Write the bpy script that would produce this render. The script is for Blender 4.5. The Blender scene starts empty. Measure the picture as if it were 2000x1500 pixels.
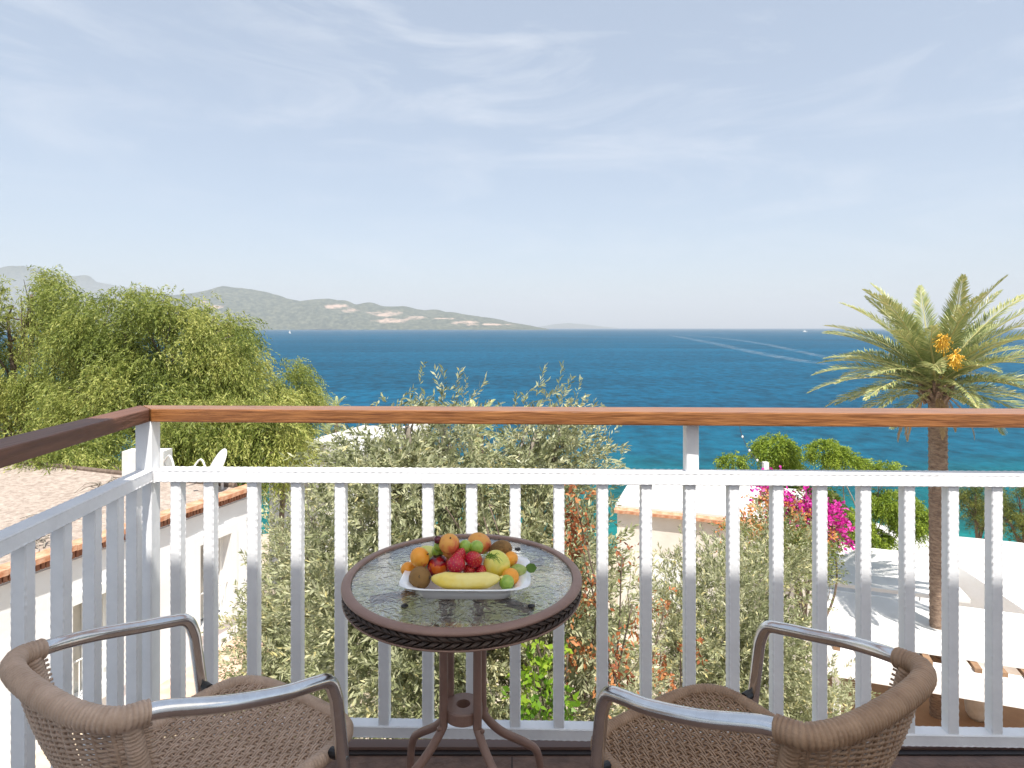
import bpy, bmesh, math, random
import numpy as np
from mathutils import Vector, Matrix
R = math.radians
rng = np.random.default_rng(7)
random.seed(7)
S = bpy.context.scene
COL = S.collection

# ---------------------------------------------------------------- camera
F = 1180.0                      # focal length in photo pixels (2000 wide)
EYE = 1.35                      # eye height above the balcony floor
SEA = -22.65
cam = bpy.data.objects.new('camera', bpy.data.cameras.new('camera')); COL.objects.link(cam)
cam.data.sensor_width = 36; cam.data.lens = 36*F/2000; cam.data.shift_y = -0.055
cam.data.clip_start = 0.05; cam.data.clip_end = 90000
cam.location = (0, 0, EYE); cam.rotation_euler = (R(90), 0, 0)
S.camera = cam
# ---------------------------------------------------------------- world, sun, exposure
SUN_EL, SUN_AZ = R(64), R(20)   # azimuth: behind the camera, to its right
to_sun = Vector((math.sin(SUN_AZ)*math.cos(SUN_EL), -math.cos(SUN_AZ)*math.cos(SUN_EL), math.sin(SUN_EL)))
W = bpy.data.worlds.new('World'); S.world = W; W.use_nodes = True
wt = W.node_tree; wt.nodes.clear()
def wn(t, **k):
    n = wt.nodes.new(t)
    for a, b in k.items(): setattr(n, a, b)
    return n
sky = wn('ShaderNodeTexSky', sky_type='NISHITA', sun_disc=False)
sky.sun_elevation = SUN_EL; sky.sun_rotation = math.atan2(to_sun.x, to_sun.y)
sky.air_density = 1.0; sky.dust_density = 1.1; sky.ozone_density = 1.0; sky.altitude = 20
tc = wn('ShaderNodeTexCoord')
mp = wn('ShaderNodeMapping'); mp.inputs['Rotation'].default_value = (0, R(-14), 0); mp.inputs['Location'].default_value = (.3, .9, 1.3); mp.inputs['Scale'].default_value = (1.5, 1.5, 6.5)
nz = wn('ShaderNodeTexNoise'); nz.inputs['Scale'].default_value = 2.2; nz.inputs['Detail'].default_value = 9; nz.inputs['Roughness'].default_value = .62; nz.inputs['Distortion'].default_value = .7
n2 = wn('ShaderNodeTexNoise'); n2.inputs['Scale'].default_value = 1.7; n2.inputs['Detail'].default_value = 2
r1 = wn('ShaderNodeMapRange'); r1.inputs['From Min'].default_value = .47; r1.inputs['From Max'].default_value = .80
r2 = wn('ShaderNodeMapRange'); r2.inputs['From Min'].default_value = .42; r2.inputs['From Max'].default_value = .62
mm = wn('ShaderNodeMath', operation='MULTIPLY'); m2 = wn('ShaderNodeMath', operation='MULTIPLY'); m2.inputs[1].default_value = .62
mix = wn('ShaderNodeMix', data_type='RGBA'); mix.inputs['B'].default_value = (4.3, 4.4, 4.6, 1)
veil = wn('ShaderNodeMix', data_type='RGBA'); veil.inputs['Factor'].default_value = .64; veil.inputs['B'].default_value = (2.35, 2.62, 2.98, 1)   # thin even summer veil over the whole sky
bg = wn('ShaderNodeBackground'); bg.inputs['Strength'].default_value = .092
ow = wn('ShaderNodeOutputWorld'); L = wt.links.new
L(tc.outputs['Generated'], mp.inputs['Vector']); L(mp.outputs['Vector'], nz.inputs['Vector']); L(tc.outputs['Generated'], n2.inputs['Vector'])
L(nz.outputs['Fac'], r1.inputs['Value']); L(n2.outputs['Fac'], r2.inputs['Value'])
L(r1.outputs[0], mm.inputs[0]); L(r2.outputs[0], mm.inputs[1]); L(mm.outputs[0], m2.inputs[0]); L(m2.outputs[0], mix.inputs['Factor'])
L(sky.outputs['Color'], veil.inputs['A']); L(veil.outputs['Result'], mix.inputs['A']); L(mix.outputs['Result'], bg.inputs['Color']); L(bg.outputs[0], ow.inputs['Surface'])
sl = bpy.data.lights.new('sun', 'SUN'); sl.energy = 3.1; sl.angle = R(.53); sl.color = (1, .95, .87)
so = bpy.data.objects.new('sun', sl); COL.objects.link(so)
so.rotation_euler = (-to_sun).to_track_quat('-Z', 'Y').to_euler(); so.location = (3, -5, 12)
S.view_settings.view_transform = 'Standard'; S.view_settings.look = 'None'; S.view_settings.gamma = 1
S.view_settings.use_curve_mapping = False
S.view_settings.exposure = 1.36
S.render.engine = 'CYCLES'
S.cycles.max_bounces = 8; S.cycles.transparent_max_bounces = 12; S.cycles.use_denoising = True

# ---------------------------------------------------------------- helpers
def P(px, py, d):               # a photo pixel at a depth -> a point in the place
    return np.array(((px-1000)/F*d, d, EYE-(py-640)/F*d))
def link(name, me, mat=None, parent=None, smooth=False):
    o = bpy.data.objects.new(name, me); COL.objects.link(o)
    if mat is not None and not me.materials: me.materials.append(mat)
    if parent is not None: o.parent = parent
    if smooth: me.polygons.foreach_set('use_smooth', [True]*len(me.polygons))
    return o
def empty(name, loc=(0, 0, 0), rz=0):
    o = bpy.data.objects.new(name, None); COL.objects.link(o); o.location = loc; o.rotation_euler = (0, 0, rz); o.empty_display_size = .1
    return o
def tag(o, label=None, cat=None, group=None, kind=None):
    if label: o['label'] = label
    if cat: o['category'] = cat
    if group: o['group'] = group
    if kind: o['kind'] = kind
    return o
def copy_tree(o, parent=None):
    c = o.copy(); COL.objects.link(c); c.parent = parent
    for ch in list(o.children): copy_tree(ch, c)
    return c
class MB:
    def __init__(s): s.v = []; s.f = []
    def add(s, v, f):
        n = len(s.v); s.v += [tuple(map(float, p)) for p in v]; s.f += [tuple(i+n for i in q) for q in f]; return s
    def box(s, x0, x1, y0, y1, z0, z1, M=None):
        v = [(x, y, z) for z in (z0, z1) for y in (y0, y1) for x in (x0, x1)]
        if M is not None: v = [tuple(M @ Vector(p)) for p in v]
        return s.add(v, [(0, 2, 3, 1), (4, 5, 7, 6), (0, 1, 5, 4), (2, 6, 7, 3), (0, 4, 6, 2), (1, 3, 7, 5)])
    def tube(s, pts, rad, n=8, caps=True, closed=False, prof=None):
        pts = [np.array(p, float) for p in pts]; m = len(pts)
        rad = [rad]*m if np.isscalar(rad) else list(rad)
        T = []
        for i in range(m):
            a = pts[(i-1) % m] if (closed or i > 0) else pts[i]; b = pts[(i+1) % m] if (closed or i < m-1) else pts[i]
            t = b-a; T.append(t/(np.linalg.norm(t)+1e-12))
        up = np.array((0, 0, 1.)) if abs(T[0][2]) < .9 else np.array((1., 0, 0))
        nrm = np.cross(T[0], up); nrm /= np.linalg.norm(nrm)
        vs = []
        for i in range(m):
            nrm = nrm-T[i]*nrm.dot(T[i]); nrm /= np.linalg.norm(nrm)+1e-12
            bn = np.cross(T[i], nrm)
            for k in range(n):
                a = 2*math.pi*(k+.5)/n; q = 1 if prof is None else prof(i, k)
                vs.append(pts[i]+(nrm*math.cos(a)+bn*math.sin(a))*rad[i]*q)
        fs = []
        for i in range(m if closed else m-1):
            j = (i+1) % m
            for k in range(n):
                l = (k+1) % n; fs.append((i*n+k, i*n+l, j*n+l, j*n+k))
        if caps and not closed:
            fs.append(tuple(range(n-1, -1, -1))); fs.append(tuple((m-1)*n+k for k in range(n)))
        return s.add(vs, fs)
    def lathe(s, prof, n=48, c=(0, 0, 0), closed=False):
        m = len(prof); v = []
        for r, z in prof:
            for k in range(n):
                a = 2*math.pi*k/n; v.append((c[0]+r*math.cos(a), c[1]+r*math.sin(a), c[2]+z))
        f = []
        for i in range(m if closed else m-1):
            j = (i+1) % m
            for k in range(n):
                l = (k+1) % n; f.append((i*n+k, i*n+l, j*n+l, j*n+k))
        return s.add(v, f)
    def mesh(s, name='m'):
        me = bpy.data.meshes.new(name); me.from_pydata(s.v, [], s.f); me.update(); return me
    def build(s, name, mat, parent=None, smooth=False): return link(name, s.mesh(name), mat, parent, smooth)
def smooth_path(pts, n=8):      # Catmull-Rom through the points
    p = [np.array(q, float) for q in pts]; p = [2*p[0]-p[1]]+p+[2*p[-1]-p[-2]]; out = []
    for i in range(1, len(p)-2):
        for k in range(n):
            t = k/n; a, b, c, d = p[i-1:i+3]
            out.append(.5*((2*b)+(c-a)*t+(2*a-5*b+4*c-d)*t*t+(3*b-a-3*c+d)*t**3))
    out.append(p[-2]); return out
def resample(pts, step):
    pts = np.array(pts); d = np.r_[0, np.cumsum(np.linalg.norm(np.diff(pts, axis=0), axis=1))]
    t = np.linspace(0, d[-1], max(2, int(d[-1]/step)+1)); return np.stack([np.interp(t, d, pts[:, k]) for k in range(3)], 1)
def quads_mesh(name, q, tint):
    n = len(q); me = bpy.data.meshes.new(name); me.vertices.add(4*n); me.vertices.foreach_set('co', np.ascontiguousarray(q, dtype=np.float32).ravel())
    me.loops.add(4*n); me.loops.foreach_set('vertex_index', np.arange(4*n, dtype=np.int32))
    me.polygons.add(n); me.polygons.foreach_set('loop_start', np.arange(0, 4*n, 4, dtype=np.int32))
    me.update(calc_edges=True)
    a = me.attributes.new('tint', 'FLOAT', 'POINT'); a.data.foreach_set('value', np.repeat(tint, 4).astype(np.float32))
    return me
def norm(a): return a/(np.linalg.norm(a, axis=-1, keepdims=True)+1e-9)
def leaf_quads(base, d, ln, wd, bend=.12):
    n = len(base); d = norm(d); s = norm(np.cross(d, rng.normal(size=(n, 3)))); u = np.cross(d, s)
    ln = np.broadcast_to(ln, (n,))[:, None]; wd = np.broadcast_to(wd, (n,))[:, None]
    mid = base+d*ln*.48+u*ln*bend*rng.uniform(-1, 1, (n, 1))
    return np.stack([base, mid+s*wd/2, base+d*ln, mid-s*wd/2], 1)

# ---------------------------------------------------------------- materials
def mat(name, c, rough=.6, c2=None, scale=6, metal=0, bump=0, bscale=40, stretch=None, spec=.5, detail=6, lo=.35, hi=.65, coords='Object', coat=0, bdist=.01):
    m = bpy.data.materials.new(name); m.use_nodes = True; t = m.node_tree; b = t.nodes['Principled BSDF']
    b.inputs['Base Color'].default_value = (*c, 1); b.inputs['Roughness'].default_value = rough; b.inputs['Metallic'].default_value = metal
    b.inputs['Specular IOR Level'].default_value = spec; b.inputs['Coat Weight'].default_value = coat
    tcn = t.nodes.new('ShaderNodeTexCoord'); vec = tcn.outputs[coords]
    if stretch:
        mpn = t.nodes.new('ShaderNodeMapping'); mpn.inputs['Scale'].default_value = stretch; t.links.new(vec, mpn.inputs['Vector']); vec = mpn.outputs['Vector']
    if c2:
        n = t.nodes.new('ShaderNodeTexNoise'); n.inputs['Scale'].default_value = scale; n.inputs['Detail'].default_value = detail; n.inputs['Roughness'].default_value = .6
        t.links.new(vec, n.inputs['Vector']); r = t.nodes.new('ShaderNodeMapRange'); r.inputs['From Min'].default_value = lo; r.inputs['From Max'].default_value = hi
        t.links.new(n.outputs['Fac'], r.inputs['Value']); x = t.nodes.new('ShaderNodeMix'); x.data_type = 'RGBA'
        x.inputs['A'].default_value = (*c, 1); x.inputs['B'].default_value = (*c2, 1); t.links.new(r.outputs[0], x.inputs['Factor']); t.links.new(x.outputs['Result'], b.inputs['Base Color'])
    if bump:
        n = t.nodes.new('ShaderNodeTexNoise'); n.inputs['Scale'].default_value = bscale; n.inputs['Detail'].default_value = 4; t.links.new(vec, n.inputs['Vector'])
        k = t.nodes.new('ShaderNodeBump'); k.inputs['Strength'].default_value = bump; k.inputs['Distance'].default_value = bdist
        t.links.new(n.outputs['Fac'], k.inputs['Height']); t.links.new(k.outputs[0], b.inputs['Normal'])
    return m
def leaf_mat(name, stops, rough=.5, trans=.3, spec=.35):
    m = bpy.data.materials.new(name); m.use_nodes = True; t = m.node_tree; b = t.nodes['Principled BSDF']; out = t.nodes['Material Output']
    a = t.nodes.new('ShaderNodeAttribute'); a.attribute_name = 'tint'; r = t.nodes.new('ShaderNodeValToRGB')
    while len(r.color_ramp.elements) < len(stops): r.color_ramp.elements.new(.5)
    for e, (p, c) in zip(r.color_ramp.elements, stops): e.position = p; e.color = (*c, 1)
    t.links.new(a.outputs['Fac'], r.inputs['Fac']); t.links.new(r.outputs['Color'], b.inputs['Base Color'])
    b.inputs['Roughness'].default_value = rough; b.inputs['Specular IOR Level'].default_value = spec
    tr = t.nodes.new('ShaderNodeBsdfTranslucent'); t.links.new(r.outputs['Color'], tr.inputs['Color'])
    mx = t.nodes.new('ShaderNodeMixShader'); mx.inputs[0].default_value = trans
    t.links.new(b.outputs[0], mx.inputs[1]); t.links.new(tr.outputs[0], mx.inputs[2]); t.links.new(mx.outputs[0], out.inputs['Surface'])
    return m
M = {}
M['paint'] = mat('white_paint', (.82, .83, .85), .36, (.73, .74, .765), 9, bump=.25, bscale=55, bdist=.004)
M['wood'] = mat('varnished_wood', (.37, .155, .050), .36, (.13, .042, .012), 15, bump=.25, bscale=20, stretch=(.45, 9, 9), detail=11, lo=.3, hi=.7, coat=.15)
M['wood_side'] = mat('side_wood', (.19, .085, .05), .55, (.10, .042, .026), 7, bump=.4, bscale=14, stretch=(7, .35, 7), detail=9, lo=.3, hi=.7)  # side board: darker and rougher than the front one, grain along its run
M['deck'] = mat('deck_tile', (.22, .13, .095), .45, (.12, .07, .05), 14, bump=.3, bscale=60)
M['jointshade'] = mat('joint_and_gap_shade', (.022, .013, .012), .5)  # near-black for floor joints and for the painted shade of the edge gap
M['edgetop'] = mat('brown_edging', (.17, .10, .08), .5)
M['alu'] = mat('polished_aluminium', (.80, .80, .80), .17, (.70, .70, .70), 40, metal=1, bump=.02, bscale=300)
M['steel'] = mat('steel_bolt', (.35, .36, .38), .3, metal=1)
M['rattan'] = mat('tan_wicker', (.56, .41, .315), .45, (.42, .295, .215), 25, bump=.2, bscale=250)
M['rattan2'] = mat('brown_wicker', (.38, .245, .155), .45, (.27, .165, .10), 25, bump=.2, bscale=250)
M['tablebrown'] = mat('table_brown', (.27, .165, .13), .40, (.235, .14, .11), 30, bump=.1, bscale=300)
M['braid'] = mat('dark_braid', (.030, .017, .012), .42, (.060, .036, .026), 60)
M['rubber'] = mat('black_rubber', (.012, .012, .014), .4)
M['porcelain'] = mat('porcelain', (.88, .89, .90), .12, coat=.5)
M['plaster'] = mat('white_plaster', (.83, .84, .85), .85, (.76, .76, .75), 1.2, bump=.3, bscale=18)
M['plaster2'] = mat('warm_plaster', (.80, .77, .72), .85, (.66, .60, .53), .9, bump=.3, bscale=12, detail=9)
M['frame'] = mat('window_white', (.82, .82, .80), .5)
M['glassdark'] = mat('window_glass', (.40, .39, .36), .08, (.55, .53, .48), 2)
M['gravel'] = mat('gravel_roof', (.56, .47, .40), .95, (.27, .21, .17), 13, bump=1, bscale=45, detail=10, lo=.3, hi=.7, bdist=.03)
M['brick'] = mat('coping_brick', (.46, .19, .095), .9, (.62, .38, .25), 9, bump=.6, bscale=40)
M['brickdark'] = mat('dentil_brick', (.22, .09, .055), .9, (.35, .17, .10), 14, bump=.5, bscale=40)
M['bark'] = mat('bark', (.11, .075, .055), .9, (.20, .15, .115), 12, bump=1, bscale=30, stretch=(1, 1, .25), bdist=.03)
M['barkgrey'] = mat('grey_bark', (.20, .17, .14), .9, (.32, .28, .23), 12, bump=1, bscale=30, stretch=(1, 1, .3), bdist=.02)
M['palmbark'] = mat('palm_bark', (.36, .26, .19), .9, (.17, .11, .08), 9, bump=1, bscale=22, stretch=(1, 1, 3), bdist=.04)
M['soil'] = mat('dry_soil', (.62, .52, .42), .95, (.40, .33, .22), .8, bump=.8, bscale=6, detail=10, bdist=.06)
M['terrace'] = mat('white_terrace', (.60, .585, .56), .8, (.50, .48, .44), .7, bump=.1, bscale=8)
M['tan'] = mat('tan_terrace', (.46, .27, .14), .8, (.36, .20, .10), 1.6)
M['canvas'] = mat('white_canvas', (.70, .69, .67), .8, (.61, .60, .575), 1.1, bump=.15, bscale=5, bdist=.03)
M['beamwood'] = mat('beam_wood', (.20, .115, .065), .8, (.30, .18, .10), 5)
M['pot'] = mat('urn_clay', (.62, .55, .47), .8, (.5, .43, .36), 6)
M['plastic'] = mat('white_plastic', (.72, .72, .70), .45, (.60, .60, .57), 5)
M['rust'] = mat('dish_paint', (.74, .73, .71), .5, (.52, .34, .18), 6, lo=.62, hi=.74)
M['grille'] = mat('fan_grille', (.10, .10, .10), .6)
M['rope'] = mat('light_cord', (.05, .05, .05), .6)
M['bulb'] = mat('bulb_glass', (.8, .78, .72), .15)
M['dates'] = mat('date_fruit', (.88, .55, .05), .5, (.78, .42, .04), 20)
M['olive'] = leaf_mat('olive_leaf', [(0, (.16, .18, .075)), (.4, (.34, .36, .19)), (.75, (.52, .52, .34)), (1, (.64, .57, .26))], .40, .32)
M['pepper'] = leaf_mat('pepper_leaf', [(0, (.08, .115, .02)), (.5, (.27, .32, .07)), (1, (.54, .53, .16))], .5, .40)
M['feather'] = leaf_mat('feathery_leaf', [(0, (.10, .16, .018)), (.5, (.24, .33, .035)), (1, (.42, .50, .07))], .5, .35)
M['pine'] = leaf_mat('pine_needles', [(0, (.05, .085, .018)), (.5, (.14, .17, .035)), (1, (.27, .27, .06))], .6, .2)
M['palm'] = leaf_mat('palm_leaflet', [(0, (.13, .18, .06)), (.5, (.27, .32, .12)), (.85, (.50, .49, .21)), (1, (.62, .54, .25))], .4, .2, .5)
M['deadfrond'] = leaf_mat('dead_frond', [(0, (.30, .19, .09)), (1, (.50, .36, .20))], .7, .2)
M['dry'] = leaf_mat('dry_leaf', [(0, (.20, .06, .025)), (.5, (.40, .13, .045)), (1, (.56, .26, .10))], .6, .3)
M['vine'] = leaf_mat('vine_leaf', [(0, (.06, .14, .012)), (.5, (.17, .31, .02)), (1, (.36, .46, .05))], .4, .35)
M['shrub'] = leaf_mat('shrub_leaf', [(0, (.07, .11, .025)), (.5, (.18, .22, .06)), (1, (.34, .33, .12))], .5, .3)
M['bract'] = leaf_mat('bougainvillea_bract', [(0, (.45, .01, .22)), (.6, (.70, .03, .40)), (1, (.80, .16, .50))], .6, .35)
M['orangeleaf'] = leaf_mat('orange_bract', [(0, (.62, .20, .06)), (1, (.80, .48, .20))], .6, .35)

# ================================================================ SETTING
# ---- sea
def sea_material():
    m = bpy.data.materials.new('sea_water'); m.use_nodes = True; t = m.node_tree; b = t.nodes['Principled BSDF']; N = t.nodes.new; L = t.links.new
    g = N('ShaderNodeNewGeometry'); sp = N('ShaderNodeSeparateXYZ'); L(g.outputs['Position'], sp.inputs[0])
    n = N('ShaderNodeTexNoise'); n.inputs['Scale'].default_value = .022; n.inputs['Detail'].default_value = 4; L(g.outputs['Position'], n.inputs['Vector'])
    k = N('ShaderNodeMath'); k.operation = 'MULTIPLY_ADD'; k.inputs[1].default_value = 60; L(n.outputs['Fac'], k.inputs[0]); L(sp.outputs['Y'], k.inputs[2])
    r = N('ShaderNodeMapRange'); r.inputs['From Min'].default_value = 90; r.inputs['From Max'].default_value = 225; L(k.outputs[0], r.inputs['Value'])
    c = N('ShaderNodeValToRGB'); e = c.color_ramp.elements; e[0].position = 0; e[0].color = (.001, .130, .122, 1); e[1].position = 1; e[1].color = (.001, .066, .128, 1)
    x = c.color_ramp.elements.new(.18); x.color = (.001, .092, .098, 1); x = c.color_ramp.elements.new(.42); x.color = (.001, .068, .115, 1)
    L(r.outputs[0], c.inputs['Fac'])
    # broad wind streaks
    mp = N('ShaderNodeMapping'); mp.inputs['Scale'].default_value = (.004, .016, 1); L(g.outputs['Position'], mp.inputs['Vector'])
    n3 = N('ShaderNodeTexNoise'); n3.inputs['Scale'].default_value = 1; n3.inputs['Detail'].default_value = 7; L(mp.outputs[0], n3.inputs['Vector'])
    r3 = N('ShaderNodeMapRange'); r3.inputs['From Min'].default_value = .3; r3.inputs['From Max'].default_value = .7; r3.inputs['To Min'].default_value = .78; r3.inputs['To Max'].default_value = 1.22; L(n3.outputs['Fac'], r3.inputs['Value'])
    mp4 = N('ShaderNodeMapping'); mp4.inputs['Scale'].default_value = (.26, .20, 1); mp4.inputs['Rotation'].default_value = (0, 0, R(5)); L(g.outputs['Position'], mp4.inputs['Vector'])
    n4 = N('ShaderNodeTexNoise'); n4.inputs['Scale'].default_value = 1; n4.inputs['Detail'].default_value = 4; n4.inputs['Roughness'].default_value = .6; L(mp4.outputs[0], n4.inputs['Vector'])
    r4 = N('ShaderNodeMapRange'); r4.inputs['From Min'].default_value = .32; r4.inputs['From Max'].default_value = .68; r4.inputs['To Min'].default_value = .65; r4.inputs['To Max'].default_value = 1.35; L(n4.outputs['Fac'], r4.inputs['Value'])  # light and dark of the waves put into the base colour
    k4 = N('ShaderNodeMath'); k4.operation = 'MULTIPLY'; L(r3.outputs[0], k4.inputs[0]); L(r4.outputs[0], k4.inputs[1])
    vm = N('ShaderNodeVectorMath'); vm.operation = 'SCALE'; L(c.outputs['Color'], vm.inputs[0]); L(k4.outputs[0], vm.inputs['Scale']); L(vm.outputs[0], b.inputs['Base Color'])
    b.inputs['Roughness'].default_value = .5; b.inputs['Specular IOR Level'].default_value = 0
    hs = []
    for sc, w in ((.32, 1.0), (1.1, .45), (.07, 1.8)):
        mq = N('ShaderNodeMapping'); mq.inputs['Scale'].default_value = (.45, 1, 1); mq.inputs['Rotation'].default_value = (0, 0, R(12)); L(g.outputs['Position'], mq.inputs['Vector'])
        q = N('ShaderNodeTexNoise'); q.inputs['Scale'].default_value = sc; q.inputs['Detail'].default_value = 5; L(mq.outputs[0], q.inputs['Vector'])
        u = N('ShaderNodeMath'); u.operation = 'MULTIPLY'; u.inputs[1].default_value = w; L(q.outputs['Fac'], u.inputs[0]); hs.append(u)
    a1 = N('ShaderNodeMath'); L(hs[0].outputs[0], a1.inputs[0]); L(hs[1].outputs[0], a1.inputs[1])
    a2 = N('ShaderNodeMath'); L(a1.outputs[0], a2.inputs[0]); L(hs[2].outputs[0], a2.inputs[1])
    bp = N('ShaderNodeBump'); bp.inputs['Strength'].default_value = 1; bp.inputs['Distance'].default_value = .9; L(a2.outputs[0], bp.inputs['Height']); L(bp.outputs[0], b.inputs['Normal'])
    gs = N('ShaderNodeBsdfGlossy'); gs.inputs['Roughness'].default_value = .22; L(bp.outputs[0], gs.inputs['Normal'])
    mx = N('ShaderNodeMixShader'); mx.inputs[0].default_value = .085; L(b.outputs[0], mx.inputs[1]); L(gs.outputs[0], mx.inputs[2]); L(mx.outputs[0], t.nodes['Material Output'].inputs['Surface'])
    return m
tag(MB().add([(-21000, 55, SEA), (21000, 55, SEA), (21000, 21000, SEA), (-21000, 21000, SEA)], [(0, 1, 2, 3)]).build('sea', sea_material()), kind='structure')

# ---- ground: the garden slope from the house down to the beach
def ground_z(x, y):
    z = -3.95-.3*max(0, y-8)-.26*min(max(0, x-1.5), 7)*min(1, max(0, (y-3)/6))
    if x > 4.6 and y > 10: z = min(z, -7.4)
    return max(z, SEA-2.5)
gm = MB(); xs = np.linspace(-70, 90, 121); ys = np.concatenate([np.linspace(2.1, 20, 40), np.linspace(21, 84, 50)])
gv = [(x, y, ground_z(x, y)+.10*math.sin(x*1.7+y)*math.cos(y*1.3)) for y in ys for x in xs]
gm.add(gv, [(j*len(xs)+i, j*len(xs)+i+1, (j+1)*len(xs)+i+1, (j+1)*len(xs)+i) for j in range(len(ys)-1) for i in range(len(xs)-1)])
tag(gm.build('ground', M['soil'], smooth=True), kind='structure')

# ---- hills across the bay
def hill_mat(name, scars):
    m = bpy.data.materials.new(name); m.use_nodes = True; t = m.node_tree; b = t.nodes['Principled BSDF']; N = t.nodes.new; L = t.links.new
    g = N('ShaderNodeNewGeometry')
    n = N('ShaderNodeTexNoise'); n.inputs['Scale'].default_value = .022; n.inputs['Detail'].default_value = 8; L(g.outputs['Position'], n.inputs['Vector'])
    c = N('ShaderNodeValToRGB'); e = c.color_ramp.elements; e[0].position = .40; e[0].color = (.026, .042, .022, 1); e[1].position = .68; e[1].color = (.13, .135, .08, 1)
    L(n.outputs['Fac'], c.inputs['Fac']); last = c.outputs['Color']
    a = N('ShaderNodeAttribute'); a.attribute_name = 'scar'
    n2 = N('ShaderNodeTexNoise'); n2.inputs['Scale'].default_value = .007; n2.inputs['Detail'].default_value = 9; n2.inputs['Roughness'].default_value = .7; L(g.outputs['Position'], n2.inputs['Vector'])
    ad = N('ShaderNodeMath'); L(a.outputs['Fac'], ad.inputs[0]); L(n2.outputs['Fac'], ad.inputs[1])
    r = N('ShaderNodeMapRange'); r.inputs['From Min'].default_value = .80; r.inputs['From Max'].default_value = .96; L(ad.outputs[0], r.inputs['Value'])
    x = N('ShaderNodeMix'); x.data_type = 'RGBA'; x.inputs['B'].default_value = (.46, .33, .25, 1); L(r.outputs[0], x.inputs['Factor']); L(last, x.inputs['A']); L(x.outputs['Result'], b.inputs['Base Color'])
    b.inputs['Roughness'].default_value = 1; b.inputs['Specular IOR Level'].default_value = 0
    return m
def hill(prof, d0, depth, seed, scars=(), nx=260, ny=46):
    pxs = np.array([p[0] for p in prof]); pys = np.array([p[1] for p in prof]); q = np.random.default_rng(seed)
    ph = q.uniform(0, 6.28, (14, 2)); fr = q.uniform(1, 9, 14)
    v = []; sc = []; g = np.linspace(pxs[0], pxs[-1], nx)
    for j in range(ny):
        t = j/(ny-1); d = d0+depth*t
        for px in g:
            ridge = d0+depth*.55
            h = max(0, -(np.interp(px, pxs, pys)-640)/F*ridge+24)
            prf = math.sin(min(1, t/.55)*math.pi/2)**.85 if t < .55 else math.cos((t-.55)/.45*math.pi/2)
            nn = sum(math.sin(px*.012*f+p[0]+3*t)*math.sin(t*3*f+p[1]+px*.004*f)/f for f, p in zip(fr, ph))
            z = SEA-2+h*prf*(1+.16*nn*(1-abs(t-.55)*.2) if t < .5 else 1)+(6*nn*(1-t) if h > 20 else 0)
            # depth scale keeps the true X of the ridge
            v.append(((px-1000)/F*ridge, d+depth*.04*nn, z))
            py = 640-(z-EYE)/F*0 if False else 640+(EYE-z)/d*F
            sc.append(max([0]+[.49*math.exp(-((px-a)/ra)**2-((py-b)/rb)**2) for a, b, ra, rb in scars]))
    f = [(j*nx+i, j*nx+i+1, (j+1)*nx+i+1, (j+1)*nx+i) for j in range(ny-1) for i in range(nx-1)]
    me = bpy.data.meshes.new('hill'); me.from_pydata(v, [], f); me.update()
    at = me.attributes.new('scar', 'FLOAT', 'POINT'); at.data.foreach_set('value', sc)
    o = link('hill', me, hill_mat('hill_scrub', scars), smooth=True); return tag(o, kind='structure')
hill([(60, 605), (200, 588), (300, 582), (345, 577), (400, 570), (440, 565), (485, 564), (520, 570), (560, 582), (592, 588), (615, 585), (645, 583), (668, 588), (700, 596), (745, 601), (790, 602), (832, 610), (880, 611), (932, 617), (985, 627), (1030, 634), (1065, 641)],
     7000, 1800, 3, [(672, 598, 26, 7), (705, 607, 22, 7), (770, 612, 40, 9), (790, 626, 55, 7), (825, 622, 30, 8), (915, 630, 34, 6), (960, 634, 60, 3), (880, 622, 50, 2), (470, 600, 25, 4), (440, 590, 20, 3)])
hill([(-420, 575), (-250, 545), (-100, 532), (0, 531), (60, 530), (110, 536), (160, 552), (215, 570), (300, 610), (360, 641)], 11500, 2500, 11, nx=160)
hill([(-100, 575), (60, 556), (140, 546), (190, 551), (250, 562), (300, 563), (340, 578), (420, 605), (520, 641)], 16500, 2500, 17, nx=160, ny=30)
hill([(1040, 640), (1080, 634), (1110, 631), (1140, 634), (1200, 640)], 17500, 1500, 23, nx=80, ny=24)

# ---- the balcony itself (floor, an unseen sheet above it, the wall at its back)
tag(MB().box(-1.32, 3.2, -1.2, 1.905, -.18, 0).build('floor', M['deck']), kind='structure')
fl = bpy.data.objects['floor']
MB().box(-1.32, 3.2, 1.9065, 1.925, -.20, .004).build('edge_gap_shade', M['jointshade'], fl)  # shaded gap at the floor edge, painted as a near-black strip
MB().box(-1.32, 3.2, 1.927, 1.965, -.22, .012).build('edge_strip', M['edgetop'], fl)
for jx in (-.95, .0, .95, 1.9): MB().box(jx-.002, jx+.002, -1.2, 1.90, .0005, .0012).build('floor_joint', M['jointshade'], fl)
cm = MB(); cv = [(-1.34, .859), (3.4, .713), (3.4, -1.3), (-1.34, -1.3)]
cm.add([(x, y, 3.0) for x, y in cv], [(0, 3, 2, 1)])  # unseen overhang inferred from its shadow; translucency added to lighten the shade
aw = bpy.data.materials.new('added_fill_sheet'); aw.use_nodes = True; t = aw.node_tree; tl = t.nodes.new('ShaderNodeBsdfTranslucent'); tl.inputs['Color'].default_value = (.90, .88, .85, 1)
ax = t.nodes.new('ShaderNodeMixShader'); ax.inputs[0].default_value = .52; t.nodes['Principled BSDF'].inputs['Base Color'].default_value = (.8, .79, .77, 1); t.nodes['Principled BSDF'].inputs['Roughness'].default_value = .9
t.links.new(t.nodes['Principled BSDF'].outputs[0], ax.inputs[1]); t.links.new(tl.outputs[0], ax.inputs[2]); t.links.new(ax.outputs[0], t.nodes['Material Output'].inputs['Surface'])
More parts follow.
